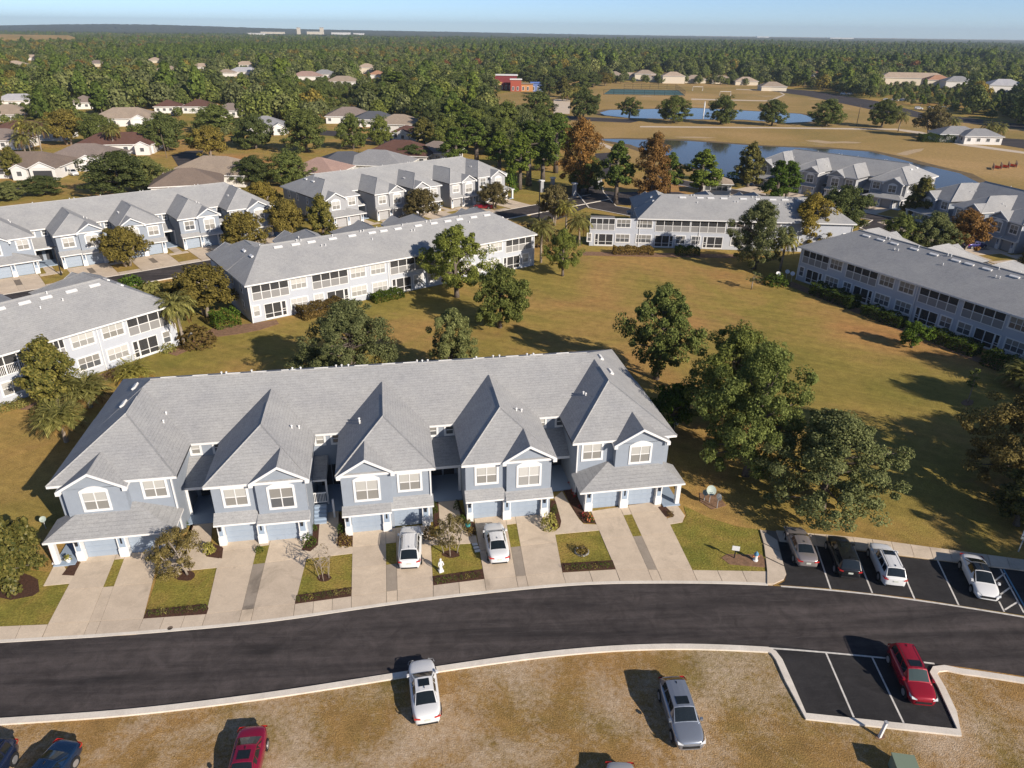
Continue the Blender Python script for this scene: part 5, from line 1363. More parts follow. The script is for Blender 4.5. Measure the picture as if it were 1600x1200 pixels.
# colourful clubhouse
def cbox(label, a, w_, d_, h_, col, roofcol, ang=0):
    P = g(*a); t = thing('clubhouse_wing', label, 'building', P, R(ang), 'colourful clubhouse')
    mk = mat('wall_' + col[0], col[1], .8); mr = mat('flat_roof_' + col[0], roofcol, .8)
    b = MB(); b.box(-w_ / 2, w_ / 2, 0, d_, 0, h_); obj('wall', b.mesh('wall', [mk]), t)
    b = MB(); b.box(-w_ / 2 - .5, w_ / 2 + .5, -.5, d_ + .5, h_, h_ + .5); obj('roof', b.mesh('roof', [mr]), t)
    for i in range(int(w_ // 3)): f = boxpart(t, 'window', -w_ / 2 + 1 + 3 * i, -w_ / 2 + 2.4 + 3 * i, -.06, .02, .6, min(3, h_ - .6), 'white'); obj('pane', bx(0, 1.1, 0, .02, 0, min(3, h_ - .6) - .9, 'pane_dark', 'pane'), f, (0, -.06, .15))
cbox('tall crimson clubhouse wing with a white flat roof', (790, 141), 15, 8, 9, ('crimson', (.20, .04, .045)), (.7, .68, .66))
cbox('yellow clubhouse wing left of the red one', (774, 141), 8, 7, 4.5, ('yellow', (.62, .46, .20)), (.5, .3, .1))
cbox('bright red clubhouse block beside the orange one', (806, 143), 7, 6, 7, ('scarlet', (.36, .085, .055)), (.7, .68, .66))
cbox('orange clubhouse block between red and blue ones', (823, 143), 8, 6, 4.5, ('orange', (.52, .25, .10)), (.25, .2, .15))
cbox('small blue clubhouse block with white windows', (839, 143), 8, 6, 5, ('blue', (.14, .20, .42)), (.12, .2, .5))
px_sheet('plaza', [(865, 178), (865, 155), (891, 155), (890, 178)], .035, M['concrete'])
# far pale buildings on the horizon
for i, (x, y, w_, h_, d_, lb) in enumerate(((425, 57, 110, 10, 40, 'long pale building with a tan facade near the horizon'), (467, 58, 14, 30, 14, 'left pale tower of the distant complex'), (503, 58, 16, 32, 16, 'right pale tower of the distant complex'), (490, 58.5, 60, 14, 30, 'tan block between the two distant towers'), (532, 58, 90, 11, 40, 'low white building right of the distant towers'), (560, 58, 50, 8, 40, 'small white shed far right of the distant towers'), (400, 59, 70, 7, 30, 'low pale shed left of the distant complex'), (1192, 60.5, 120, 9, 40, 'white warehouse on the horizon right of centre'), (1315, 63, 200, 9, 40, 'long white warehouse on the right horizon'))):
    P = g(x, y); k = 1.0; t = thing('distant_building', lb, 'building', P, 0, 'distant pale buildings')
    b = MB(); b.box(-w_ / 2, w_ / 2, 0, d_, 0, 10 + h_); obj('wall', b.mesh('wall', [M['cream'] if i in (0, 1, 2, 3) else M['whitewall']]), t)
    b = MB(); b.box(-w_ / 2 - 1, w_ / 2 + 1, -1, d_ + 1, 10 + h_, 11 + h_); obj('roof', b.mesh('roof', [M['whitewall'] if i not in (1, 2) else RC['orange']]), t)
q = MB(); hq = [g(-90, 60.5, 12.5), g(104, 62, 12.5), g(106, 55.2, 15.5), g(-90, 52.2, 15.5)]
q.face([tuple(p) for p in hq]); q.face([(hq[0].x, hq[0].y - 60, 0), (hq[1].x, hq[1].y - 60, 0), tuple(hq[1]), tuple(hq[0])]); q.face([(hq[1].x, hq[1].y - 60, 0), (hq[2].x + 60, hq[2].y, 0), tuple(hq[2]), tuple(hq[1])])
struct('hay_field', q.mesh('hay_field', [M['meadow']]))
# ------------------------------------------------------------------ trees in the grounds
tree('myrtle', (290, 894), 832, 82, 'leaning crape myrtle with olive-brown leaves in the leftmost front yard', lean=(.0, -.22), rot=0)
tree('bare', (507, 902), 848, 36, 'leafless grey sapling in the second front yard')
tree('thinmyrtle', (704, 862), 806, 62, 'pale multi-stemmed crape myrtle beside the white statue')
tree('magnoliab', (24, 905), 818, 96, 'rounded glossy magnolia at the lower left lawn edge')
tree('palmlow', (104, 690), 640, 62, 'low fan palm beside the left end of the blue townhouses, nearer one')
tree('palmlow', (142, 636), 596, 62, 'low fan palm behind the left end of the blue townhouses')
tree('palmlow', (212, 597), 571, 48, 'half hidden fan palm just behind the blue roof corner')
tree('magnolia', (92, 637), 527, 82, 'conical bronze-green magnolia in front of the white-walled block')
tree('palm', (289, 541), 460, 58, 'sabal palm at the corner of the white-walled block')
tree('olive', (322, 494), 418, 112, 'rounded olive-brown tree beside a clipped green hedge')
tree('oakbig3', (549, 604), 470, 162, 'wide grey-green oak behind the blue roof, left one', yoff=0)
tree('oak3', (708, 592), 481, 88, 'upright grey-green oak behind the blue roof, right one')
tree('dome2', (781, 512), 416, 96, 'round dark green oak with bare trunk on the open lawn')
tree('oak', (714, 464), 354, 102, 'tall oak touching the balconies of the middle block')
tree('oak', (1025, 592), 446, 116, 'open-branched oak behind the right end of the blue townhouses')
tree('oakbig2', (1135, 672), 512, 180, 'dark shaded oak at the back of the big tree group')
tree('oakbig', (1165, 742), 545, 185, 'tallest green oak at the middle of the big tree group')
tree('oakbig3', (1283, 795), 648, 205, 'broad spreading oak beside the parking spaces')
tree('round', (1050, 674), 600, 68, 'bright green rounded small tree at the right gable end')
tree('round', (1424, 543), 504, 48, 'small bright round tree beside the shaded blue block')
tree('sapling', (1512, 628), 576, 30, 'thin young sapling on the lawn at the right')
tree('oakbig', (1588, 762), 602, 205, 'large tan-olive tree cut by the right edge', mat_='crape')
tree('magnolia', (1588, 820), 724, 92, 'bronze magnolia at the right edge above the sidewalk')
tree('palmlow', (1596, 606), 575, 60, 'low palm at the right edge by the porches')
tree('sapling', (1174, 452), 424, 28, 'tiny tan tree alone on the lawn before the far block', mat_='oakgrey')
tree('oakbig3', (1178, 420), 313, 96, 'dense grey oak hiding the right end of the far block')
tree('dome', (1262, 388), 306, 84, 'olive oak right of the far courtyard block', mat_='olive')
tree('palm', (1218, 424), 364, 40, 'sabal palm under the oaks between two blocks')
tree('olive', (866, 352), 291, 50, 'red-brown myrtle left of the far courtyard block', mat_='crape')
tree('palm', (905, 384), 334, 40, 'sabal palm at the left corner of the far courtyard block')
tree('palm', (884, 362), 313, 34, 'sabal palm behind another palm beside the far courtyard block')
tree('oak', (879, 431), 358, 54, 'slim green oak between the two courtyard blocks')
tree('palm', (845, 410), 342, 44, 'sabal palm at the right corner of the middle block')
tree('olive', (842, 385), 347, 70, 'brown-green tree behind the right corner of the middle block', mat_='crape')
tree('olive', (200, 416), 356, 78, 'rounded olive-brown myrtle before the pale blue garages, left one')
tree('olive', (385, 396), 333, 74, 'rounded olive-brown myrtle before the pale blue garages, right one')
tree('olive', (452, 372), 313, 62, 'yellow-olive tree between the two upper left blocks')
tree('magnolia', (505, 372), 303, 44, 'dark conical magnolia before the grey block')
tree('olive', (659, 345), 296, 60, 'russet myrtle before the grey block', mat_='crape')
tree('olive', (773, 326), 286, 54, 'russet myrtle above the red parked car', mat_='crape')
for i, (b_, t_, w_, k) in enumerate((((826, 290), 186, 52, 'pine'), ((848, 282), 190, 48, 'pine2'), ((812, 296), 205, 46, 'pine2'), ((868, 270), 178, 46, 'pine'), ((780, 268), 205, 44, 'pine2'))):
    tree(k, b_, t_, w_, 'bare-trunked pine %s in the pine group behind the grey block' % ('at front', 'second from right', 'at lower left', 'farthest right', 'farthest left')[i], group='pines behind the grey block')
tree('rust', (903, 300), 184, 72, 'tall rust-brown cypress by the entry gate')
tree('dome2', (918, 300), 243, 66, 'dark round oak beside the entry gate pillars')
tree('pine2', (962, 318), 220, 50, 'green pine left of the orange cypress')
tree('rust', (1016, 322), 208, 62, 'orange cypress beside the entry road')
tree('pine2', (1044, 312), 238, 40, 'half hidden pine right of the orange cypress')
tree('pine2', (1093, 316), 233, 58, 'light green pine before the pond')
tree('magnolia', (1168, 292), 222, 46, 'dark conical evergreen at the pond bank')
tree('pine2', (1208, 330), 250, 46, 'bright pine before the grey pond block, left one', mat_='bright')
tree('pine2', (1226, 322), 251, 44, 'bright pine before the grey pond block, right one', mat_='bright')
tree('dome2', (1310, 366), 292, 86, 'dark round oak before the grey pond block')
tree('magnolia', (1432, 342), 276, 52, 'bronze magnolia at the right end of the pond block')
tree('dome', (1400, 392), 336, 66, 'green oak behind the shaded block roof, left one')
tree('dome3', (1452, 398), 334, 74, 'green oak behind the shaded block roof, right one')
tree('olive', (1500, 398), 330, 70, 'golden brown tree beside the dark blue block', mat_='rust')
tree('olive', (1610, 445), 372, 60, 'russet tree cut by the right edge behind the shaded block', mat_='crape')
for i, (b_, t_, w_) in enumerate((((840, 181), 143, 60), ((911, 186), 139, 52), ((983, 183), 153, 36), ((1053, 192), 150, 56), ((1126, 194), 150, 50), ((1206, 196), 156, 48), ((1290, 197), 156, 58), ((1377, 199), 156, 52))):
    tree('dome2' if i % 2 else 'dome', b_, t_, w_, 'round oak in the row along the pond path, %s' % ('leftmost beside the colourful clubhouse', 'by the small plaza', 'smallest one left of the water', 'before the fountain on the left', 'just right of the fountain', 'at the right part of the water', 'at the right end of the water', 'rightmost near the two palms')[i], group='oaks along the pond path')
for i, (b_, t_, w_) in enumerate((((1403, 206), 174, 24), ((1484, 214), 182, 24), ((1540, 216), 190, 26), ((1556, 216), 192, 26))):
    tree('palmtall', b_, t_, w_, 'tall palm by the right-hand road, %s' % ('leftmost one beside the oaks', 'before the low grey building', 'left of a close pair', 'right of a close pair')[i], group='palms by the right-hand road')
tree('olive', (1452, 214), 166, 52, 'brown spreading tree beside a palm near the right-hand road', mat_='crape')
# suburb trees
for i, (x, y, t_, w_, k) in enumerate(((858, 148, 120, 34, 'dome2'), (880, 152, 118, 30, 'magnolia'), (905, 142, 116, 40, 'dome'), (925, 136, 112, 36, 'dome2'), (945, 134, 114, 30, 'olive'), (868, 134, 108, 44, 'dome'), (832, 132, 106, 42, 'dome2'), (800, 131, 104, 44, 'dome'), (890, 128, 104, 46, 'dome2'), (900, 156, 136, 24, 'palm'), (886, 158, 138, 22, 'palm'), (755, 150, 118, 52, 'dome2'), (735, 142, 112, 50, 'dome'), (712, 148, 116, 54, 'dome'))):
    tree(k, (x, y), t_, w_, '%s beside the colourful clubhouse, %s' % ('palm' if k == 'palm' else 'tree', ('right of the blue block', 'slim dark one right of the blue block', 'largest one on the right before the meadow', 'second from the meadow on the right', 'olive one nearest the meadow houses', 'behind the blue block', 'behind the orange block', 'behind the red block', 'behind the slim dark one', 'right palm by the plaza', 'left palm by the plaza', 'nearest on the left lawn', 'middle one on the left lawn', 'farthest on the left lawn')[i]))
SUB = [('dome', (75, 190), 140, 62, 'oak between the two left edge houses'), ('olive', (108, 226), 172, 66, 'brown-green spreading oak left of the pool house'), ('dome2', (160, 228), 178, 60, 'dark oak beside the pool house wall'),
       ('palmtall', (48, 238), 184, 34, 'tall palm, left of the cluster by the red-brown roof'), ('palmtall', (66, 240), 188, 34, 'tall palm, right of the cluster by the red-brown roof'), ('palm', (40, 240), 204, 34, 'shorter palm in the cluster by the red-brown roof'), ('palmtall', (180, 240), 194, 28, 'single palm before the dark red roof'),
       ('magnolia', (24, 278), 228, 34, 'dark cone tree before the brown gabled house'), ('dome2', (192, 303), 238, 116, 'big grey-green oak behind the pale blue townhouse roof'), ('dome3', (236, 298), 246, 66, 'wispy tree right of the big oak behind the pale blue roof'), ('dome2', (70, 304), 275, 66, 'round bush-like tree before the upper left townhouses'), ('dome3', (18, 312), 284, 50, 'olive tree at the left edge above the townhouse roof'),
       ('dome2', (262, 235), 176, 66, 'dark oak right of the white gable house'), ('olive', (330, 250), 198, 62, 'yellow-green tree beside the cul-de-sac'), ('dome', (338, 205), 164, 74, 'oak behind the yellow-green tree'), ('dome2', (400, 232), 180, 60, 'dark oak left of the circular lawn'), ('dome2', (480, 238), 172, 74, 'large dark oak on the circular lawn'), ('dome', (552, 233), 180, 50, 'round oak on the circular lawn with visible trunk'), ('dome', (594, 226), 182, 44, 'smaller round oak on the circular lawn'),
       ('dome2', (398, 290), 244, 66, 'dark oak right of the tan cul-de-sac house'), ('dome', (452, 288), 236, 76, 'green oak beside the pink roof'), ('olive', (412, 330), 285, 56, 'olive tree behind the right end of the pale blue block'), ('olive', (572, 262), 237, 60, 'olive tree before the grey hip roof'), ('dome2', (646, 256), 226, 56, 'dark oak before the red-brown roof'), ('magnolia', (662, 226), 182, 46, 'bronze evergreen beside the dark red gabled house'),
       ('pine2', (712, 262), 198, 50, 'tall pine right of the bronze evergreen'), ('pine', (745, 256), 188, 44, 'tall pine left of the pine group'), ('dome2', (700, 205), 156, 70, 'big grey oak left of the clubhouse lawn'), ('dome', (740, 225), 172, 64, 'olive oak before the clubhouse lawn'), ('dome', (790, 215), 160, 66, 'oak in front of the clubhouse'), ('dome2', (640, 168), 125, 66, 'dense oak above the tan cul-de-sac roof'), ('dome2', (580, 172), 130, 60, 'dense oak behind the dark-roofed house'), ('pine2', (620, 158), 112, 54, 'bright tall pine among the suburb oaks'), ('dome', (500, 172), 130, 66, 'brownish oak behind the circular lawn'), ('dome', (448, 170), 125, 64, 'oak behind the grey house with columns'), ('dome2', (30, 140), 100, 60, 'dark oak above the pale roof at the left edge')]
for k, b_, t_, w_, lb in SUB: tree(k, b_, t_, w_, lb)
# dense belt between the grey block and the clubhouse
for i, (x, y, t_, w_) in enumerate(((700, 236, 186, 50), (728, 232, 178, 54), (760, 240, 184, 56), (790, 244, 186, 52), (822, 240, 178, 54), (850, 244, 186, 50), (720, 208, 160, 54), (752, 204, 158, 54), (772, 216, 168, 50), (812, 214, 166, 52), (846, 214, 168, 50), (872, 226, 176, 46), (676, 208, 164, 50), (664, 190, 146, 52), (800, 262, 204, 48), (850, 266, 202, 48), (885, 246, 196, 44))):
    k = ('dome', 'pine2', 'dome2', 'dome', 'dome3')[i % 5]; tree(k, (x, y), t_, w_, 'pine in the dense green belt before the clubhouse' if k == 'pine2' else 'rounded tree in the dense green belt before the clubhouse', group='pines of the green belt' if k == 'pine2' else 'rounded trees of the green belt')
# shade from trees just right of the frame
for i, (P, hr_) in enumerate((((53, 35), (12, 6.5)), ((61, 44), (14, 7.5)), ((55, 43), (11, 6)), ((67, 53), (14, 7.5)), ((62, 55), (12, 6)), ((49, 29.5), (10, 5.5)), ((71, 61), (14, 7)), ((58, 50), (10, 5.5)))):
    tree('oakbig2' if i % 2 else 'oakbig', None, None, None, 'tall oak just beyond the right edge of the lawn', P=Vector((*P, 0)), HR=hr_, group='oaks beyond the right edge')
# ------------------------------------------------------------------ hedges and shrubs
hedge((334, 512), (372, 503), 2.6, 1.8, 'clipped bright green hedge at the corner of the middle block', 'bright')
hedge((470, 498), (535, 482), 2.4, 1.5, 'long russet hedge along the middle block', 'brownhedge')
hedge((583, 472), (628, 462), 2.0, 1.1, 'low green hedge below the windows of the middle block', 'hedge')
hedge((958, 396), (1020, 397), 1.8, 1.2, 'olive clipped hedge left below the far courtyard block', 'brownhedge')
hedge((1055, 397), (1092, 398), 2.0, 1.3, 'dark clipped hedge right below the far courtyard block', 'hedge')
hedge((1272, 458), (1335, 482), 2.2, 1.6, 'dark hedge along the shaded block, farthest section', 'hedge')
hedge((1350, 490), (1410, 512), 2.0, 1.4, 'dark hedge along the shaded block, middle section', 'hedge')
hedge((1452, 528), (1525, 556), 2.2, 1.4, 'dark hedge along the shaded block, nearest section', 'hedge')
hedge((1540, 566), (1600, 590), 2.4, 1.6, 'dark hedge at the right edge under the porches', 'hedge')
hedge((1140, 282), (1162, 286), 3, 2, 'square clipped hedge beside the gatehouse', 'hedge')
hedge((1437, 221), (1487, 222), 5, 2.5, 'dark hedge on the meadow beside the right-hand road', 'hedge')
shrub((205, 452), 46, 22, 'rounded green shrub beside the upper left road', 'bright', n=600)
shrub((240, 462), 44, 22, 'bushy palmetto shrub beside the upper left road', 'palm', n=500, leaf=.16)
shrub((308, 538), 60, 28, 'russet shrub under the sabal palm', 'brownhedge', n=600)
shrub((262, 548), 30, 12, 'pale low shrub at the porch corner of the white-walled block', 'palm', n=400)
for i, (x, y) in enumerate(((10, 640), (32, 634), (60, 646), (150, 598), (175, 590), (200, 580))): shrub((x, y), 26, 13, 'low grassy plant along the white-walled block, %s' % ('leftmost', 'second from left', 'beside the magnolia', 'left of three by the hedge bed', 'middle of three by the hedge bed', 'right of three by the hedge bed')[i], 'palm' if i < 3 else 'brownhedge', n=260)
shrub((797, 300), 26, 32, 'rounded bright shrub at the right end of the grey block', 'bright', n=500)
shrub((1212, 444), 44, 16, 'dark shrub around the satellite dishes near the shaded block', 'hedge', n=400)
shrub((909, 864), 22, 12, 'small round shrub in a ringed bed in the fourth front yard', 'brownhedge', n=350)
shrub((858, 824), 28, 22, 'yellow-green shrub at the corner of the fourth house', 'palm', n=420)
shrub((1046, 804), 14, 6, 'tiny shrub in the bed by the right porch', 'brownhedge', n=200)
shrub((405, 861), 16, 8, 'small dark shrub before the second garage', 'hedge', n=240)
shrub((672, 838), 24, 16, 'russet shrub at the garage corner of the third house', 'brownhedge', n=320)
shrub((291, 822), 10, 10, 'small bright shrub in the first entry bed', 'bright', n=200)
shrub((327, 862), 20, 14, 'spiky plant in the bed left of the second house', 'palm', n=260, leaf=.14)
for x, y, w_, h_, lm, lb in ((490, 828, 14, 9, 'bright', 'green plant in the entry bed right of the second house, upper'), (483, 850, 24, 15, 'hedge', 'spreading plant at the foot of the entry bed right of the second house'), (533, 832, 14, 16, 'hedge', 'dark plant in the bed left of the third house, upper'), (538, 850, 26, 15, 'brownhedge', 'plant at the foot of the bed left of the third house'), (680, 800, 10, 16, 'hedge', 'plant beside the third house wall'), (714, 795, 12, 14, 'hedge', 'dark plant in the bed left of the fourth house, upper'), (722, 815, 12, 12, 'hedge', 'dark plant in the bed left of the fourth house, lower'), (735, 834, 18, 10, 'brownhedge', 'bronze plant beside the silver-white car'), (866, 800, 12, 12, 'hedge', 'plant in the bed right of the fourth house')):
    shrub((x, y), w_, h_, lb, lm, n=260)
for x0, y0, x1, y1, n, nm in ((236, 961, 318, 953, 9, 'first'), (466, 939, 545, 926, 9, 'second'), (684, 910, 748, 901, 8, 'third'), (885, 890, 955, 885, 9, 'fourth')):
    for i in range(n):
        x = x0 + (x1 - x0) * i / (n - 1); y = y0 + (y1 - y0) * i / (n - 1)
        shrub((x, y), random.uniform(8, 12), random.uniform(7, 10), 'bedding plant in the row at the foot of the %s front yard' % nm, random.choice(['hedge', 'bright', 'bright', 'palm']), 'bedding_plant', 'bedding plants of the %s front yard' % nm, n=90)
def flowers(base, wpx, hpx, fm, label):
    P = g(*base); q = pr(P)[2]; Rr = wpx / 2 * q / CF
    t = thing('flowering_plant', label, 'flowers', P)
    obj('leaves', cached(('shrub', 'hedge', 1, 150), lambda: make_shrub(1, 1, 150, .12, 'hedge', 1)), t, scale=(Rr, Rr, Rr * 1.2))
    obj('blossoms', cached(('shrub', fm, 2, 60), lambda: make_shrub(1.05, 1.15, 60, .14, fm, 2)), t, scale=(Rr, Rr, Rr * 1.2))
for x, y, w_, fm, lb in ((891, 757, 10, 'redflower', 'red flowers in the dark bed, farthest clump'), (898, 775, 12, 'redflower', 'pink-red flowers in the dark bed, second clump'), (895, 768, 9, 'redflower', 'red flowers in the dark bed, small clump between two larger'), (906, 793, 8, 'redflower', 'red flowers in the dark bed beside the garage column'), (912, 806, 10, 'redflower', 'mixed red flowers near the foot of the dark bed'), (921, 813, 16, 'orangeflower', 'orange-red flowers at the foot of the dark bed'), (492, 806, 12, 'orangeflower', 'orange flowers by the second house wall')):
    flowers((x, y), w_, 8, fm, lb)
# ------------------------------------------------------------------ vehicles in place
def car_ref(kind, paint, end, near, far, label, **k):
    """near = ground pixel of the bumper named by end, far = ground pixel further along the car"""
    A, B = g(*near), g(*far); d = (B - A).normalized(); L_ = SHAPES[kind]['L'] * k.get('scale', .9)
    P = A + d * L_ / 2; h = math.atan2(d.y, d.x)
    if end == 'front': h += math.pi
    return car(kind, paint, P, h, label, **k)
car_ref('crossover', 'white', 'rear', (640, 893), (643, 838), 'white crossover on the driveway of the third house seen from behind', rails=True)
car_ref('sedan', 'white', 'rear', (781, 885), (771, 832), 'white sedan on the driveway beside the statue lawn')
car_ref('sedan', 'champagne', 'rear', (1261, 891), (1243, 846), 'champagne-grey sedan, first in the row of parking spaces')
car_ref('suv', 'black', 'rear', (1326, 908), (1306, 856), 'black SUV between the champagne sedan and the white SUV', sunroof=True)
car_ref('suv', 'white', 'rear', (1396, 921), (1371, 866), 'white SUV with black sunroof and roof rails in the row of spaces', sunroof=True, rails=True)
car_ref('ev', 'white', 'front', (1542, 942), (1512, 880), 'white sedan with black glass roof facing the road', blackroof=True)
car_ref('suv', 'red', 'front', (1441, 1107), (1405, 1032), 'bright red SUV parked nose-down in the small bay', sunroof=True, rails=True, light_ws=True, scale=.86)
car_ref('sedan', 'white', 'rear', (669, 1137), (659, 1050), 'white sedan parked on the dry grass with its nose over the kerb', sunroof=True)
car_ref('crossover', 'silver', 'front', (1079, 1177), (1048, 1080), 'silver-blue crossover facing the camera on the dry grass', sunroof=True)
car_ref('sedan', 'maroon', 'rear', (400, 1150), (384, 1215), 'crimson sedan cut off by the bottom edge', sunroof=True)
car_ref('sedan', 'blue', 'rear', (116, 1172), (70, 1230), 'blue sedan cut off by the bottom edge at the left')
car_ref('suv', 'navy', 'rear', (14, 1172), (-30, 1240), 'navy SUV in the bottom left corner', rails=True)
car_ref('sedan', 'grey', 'rear', (966, 1206), (976, 1290), 'pale grey car just entering at the bottom edge')
car_px('sedan', 'red', (768, 326), (742, 325), 'small red car in front of the grey block')
car_px('suv', 'black', (648, 346), (628, 342), 'dark car half hidden behind a russet myrtle')
car_px('sedan', 'purple', (1504, 388), (1540, 386), 'blue-violet car in front of the dark blue block')
car_px('suv', 'white', (103, 270), (126, 277), 'white SUV in the driveway of the open garage')
car_px('suv', 'white', (264, 181), (286, 179), 'white SUV among the upper left houses')
car_px('suv', 'black', (362, 221), (380, 221), 'dark SUV under the oaks by the grey porch house')
for i, x in enumerate((1318, 1328, 1385, 1398, 1411, 1435, 1455, 1475)):
    P = g(x, 148 if x < 1340 else 158 if x < 1420 else 171); car('suv', 'white', P, R(-20), 'white vehicle glimpsed under the trees along the far road, %s' % ('farthest left', 'second from left', 'first of the middle three', 'second of the middle three', 'third of the middle three', 'first of the right three', 'second of the right three', 'farthest right')[i], group='vehicles along the far road')

# ------------------------------------------------------------------ street furniture
def lamp(base, top, label, cat='street lamp', arm=True, mt='black', pole='street_lamp'):
    P = g(*base); h = height_at(P, top); t = thing(pole, label, cat, P)
    r = max(.07, h * .012); obj('pole', MB().tube([(0, 0, 0), (0, 0, h)], [r * 1.3, r], 7).mesh('pole', [M[mt]]), t)
    if arm:
        obj('base', MB().tube([(0, 0, 0), (0, 0, .5)], [r * 2.4, r * 1.6], 8).mesh('base', [M[mt]]), t)
        obj('lamp_head', MB().box(-.5, .3, -.18, .18, h - .05, h + .12).mesh('lamp_head', [M[mt]]), t)
    return t
lamp((96, 430), 386, 'black street lamp before the pale blue block')
lamp((842, 342), 284, 'tall street lamp beside the entry road')
lamp((261, 247), 210, 'leaning wooden utility pole by the cul-de-sac', 'utility pole', False, 'wood', 'utility_pole').rotation_euler = (0, -.06, 0)
lamp((1338, 197), 164, 'dark utility pole on the meadow path', 'utility pole', False, 'wood', 'utility_pole')
P = g(1374, 1152); t = thing('marker_post', 'leaning white post on the dry grass below the parking bay', 'post', P)
q = MB(); q.box(-.07, .07, -.07, .07, 0, 1.15); obj('post', q.mesh('post', [M['white']]), t); q = MB(); q.prism([(-.1, -.1), (.1, -.1), (.1, .1), (-.1, .1)], 1.15, 1.2); obj('cap', q.mesh('cap', [M['galv']]), t); t.rotation_euler = (0, .12, .3)
P = g(1409, 1210); t = thing('utility_box', 'green utility cabinet cut by the bottom edge', 'utility box', P, R(-8))
obj('cabinet', MB().box(-.55, .55, -.5, .5, 0, .85).mesh('cabinet', [M['green_metal']]), t); obj('lid', MB().prism([(-.58, -.54), (.58, -.54), (.58, .53), (-.58, .53)], .86, .93).mesh('lid', [M['green_metal']]), t)
P = g(1147, 872); t = thing('lawn_sign', 'small white sign on a dark post in the mulch bed', 'sign', P, R(-12))
obj('post', MB().box(-.04, .04, -.03, .03, 0, 1.0).mesh('post', [M['black']]), t); obj('sign_plate', MB().box(-.27, .27, -.06, -.03, .75, 1.15).mesh('sign_plate', [M['white']]), t)
P = g(1591, 862); t = thing('parking_sign', 'parking sign post by the sidewalk at the right edge', 'sign', P, R(-20))
obj('post', MB().box(-.04, .04, -.03, .03, 0, 2.1).mesh('post', [M['galv']]), t); obj('sign_plate', MB().box(-.2, .2, -.06, -.03, 1.5, 2.0).mesh('sign_plate', [M['white']]), t); obj('sign_plate', MB().box(-.2, .2, -.06, -.03, 1.2, 1.42).mesh('sign_plate', [M['plate']]), t)
P = g(1180, 876); t = thing('fire_hydrant', 'white fire hydrant with a blue cap in the mulch bed', 'hydrant', P)
obj('barrel', MB().tube([(0, 0, 0), (0, 0, .08), (0, 0, .1), (0, 0, .55)], [.2, .2, .13, .13], 10).mesh('barrel', [M['white']]), t); obj('bonnet', MB().tube([(0, 0, .55), (0, 0, .66), (0, 0, .78), (0, 0, .84)], [.17, .16, .09, .04], 10).mesh('bonnet', [M['bluepaint']]), t); obj('outlet', MB().tube([(-.24, 0, .42), (.24, 0, .42)], [.07, .07], 8).mesh('outlet', [M['orangeflower']]), t)
def dish(base, h, r_, label, az=12, group=None, mt='dishgreen'):
    P = g(*base); t = thing('satellite_dish', label, 'satellite dish', P, R(az), group)
    obj('pole', MB().tube([(0, 0, 0), (0, 0, h)], [.035, .035], 6).mesh('pole', [M['galv']]), t)
    q = MB(); rings = []
    for k in range(4): rr_ = r_ * k / 3; rings.append([(rr_ * math.cos(a), .35 * (rr_ * rr_) / r_ * .6, rr_ * math.sin(a)) for a in np.linspace(0, 2 * math.pi, 13)[:-1]])
    for k in range(3):
        for j in range(12): j2 = (j + 1) % 12; q.face([rings[k][j], rings[k + 1][j], rings[k + 1][j2], rings[k][j2]] if k else [rings[1][j], rings[1][j2], (0, 0, 0)])
    d = obj('reflector', q.mesh('reflector', [M[mt]], True), t, (0, 0, h)); d.rotation_euler = (R(38), 0, R(180))
    b = MB(); b.tube([(0, 0, h - .2), (0, -r_ * .9, h + r_ * .1)], [.02, .02], 4); obj('feed_arm', b.mesh('feed_arm', [M['galv']]), t)
dish((1100, 782), .8, .26, 'small round dish, left of three on the lawn by the right house', group='dishes by the right house')
dish((1108, 785), 1.2, .43, 'largest grey-green dish, middle of three on the lawn by the right house', group='dishes by the right house')
dish((1120, 794), 1.1, .30, 'dark dish, right of three on the lawn by the right house', 35, group='dishes by the right house', mt='pane_dark')
for i, (x, y) in enumerate(((1214, 440), (1228, 437), (1236, 440))): dish((x, y), 1.3, .36, 'white dish beside the shaded block corner, %s' % ('left of three', 'middle of three', 'right of three')[i], -10, group='dishes beside the shaded block', mt='white')
dish((72, 826), .9, .24, 'single dish at the left end of the blue townhouses', 20)
dish((300, 536), .9, .5, 'tilted white dish beside the sabal palm', -30, mt='white')
dish((1053, 672), .9, .4, 'white dish behind the right gable end', 0, mt='white')
# garden statue
def lathe(prof, n=10):
    q = MB(); k = len(prof)
    for z, r_ in prof: q.v += [(r_ * math.cos(2 * math.pi * j / n), r_ * math.sin(2 * math.pi * j / n) * .8, z) for j in range(n)]
    for i in range(k - 1):
        for j in range(n): j2 = (j + 1) % n; q.f.append((i * n + j, i * n + j2, (i + 1) * n + j2, (i + 1) * n + j)); q.m.append(0)
    q.f.append(tuple((k - 1) * n + j for j in range(n))); q.m.append(0); return q
t = thing('garden_statue', 'white draped garden statue on the third front lawn', 'statue', g(689, 893), .5)
obj('pedestal', MB().box(-.17, .17, -.15, .15, 0, .18).mesh('pedestal', [M['white']]), t)
q = lathe([(.18, .15), (.3, .13), (.5, .10), (.62, .115), (.78, .14), (.9, .15), (.95, .06), (.99, .05), (1.02, .075), (1.1, .085), (1.18, .05)]); q.tube([(.13, 0, .88), (.2, -.08, .66), (.06, -.16, .62)], [.045, .04, .03], 6); q.tube([(-.13, 0, .88), (-.19, -.04, .64), (-.12, -.12, .5)], [.045, .04, .03], 6)
obj('figure', q.mesh('figure', [M['white']], True), t)
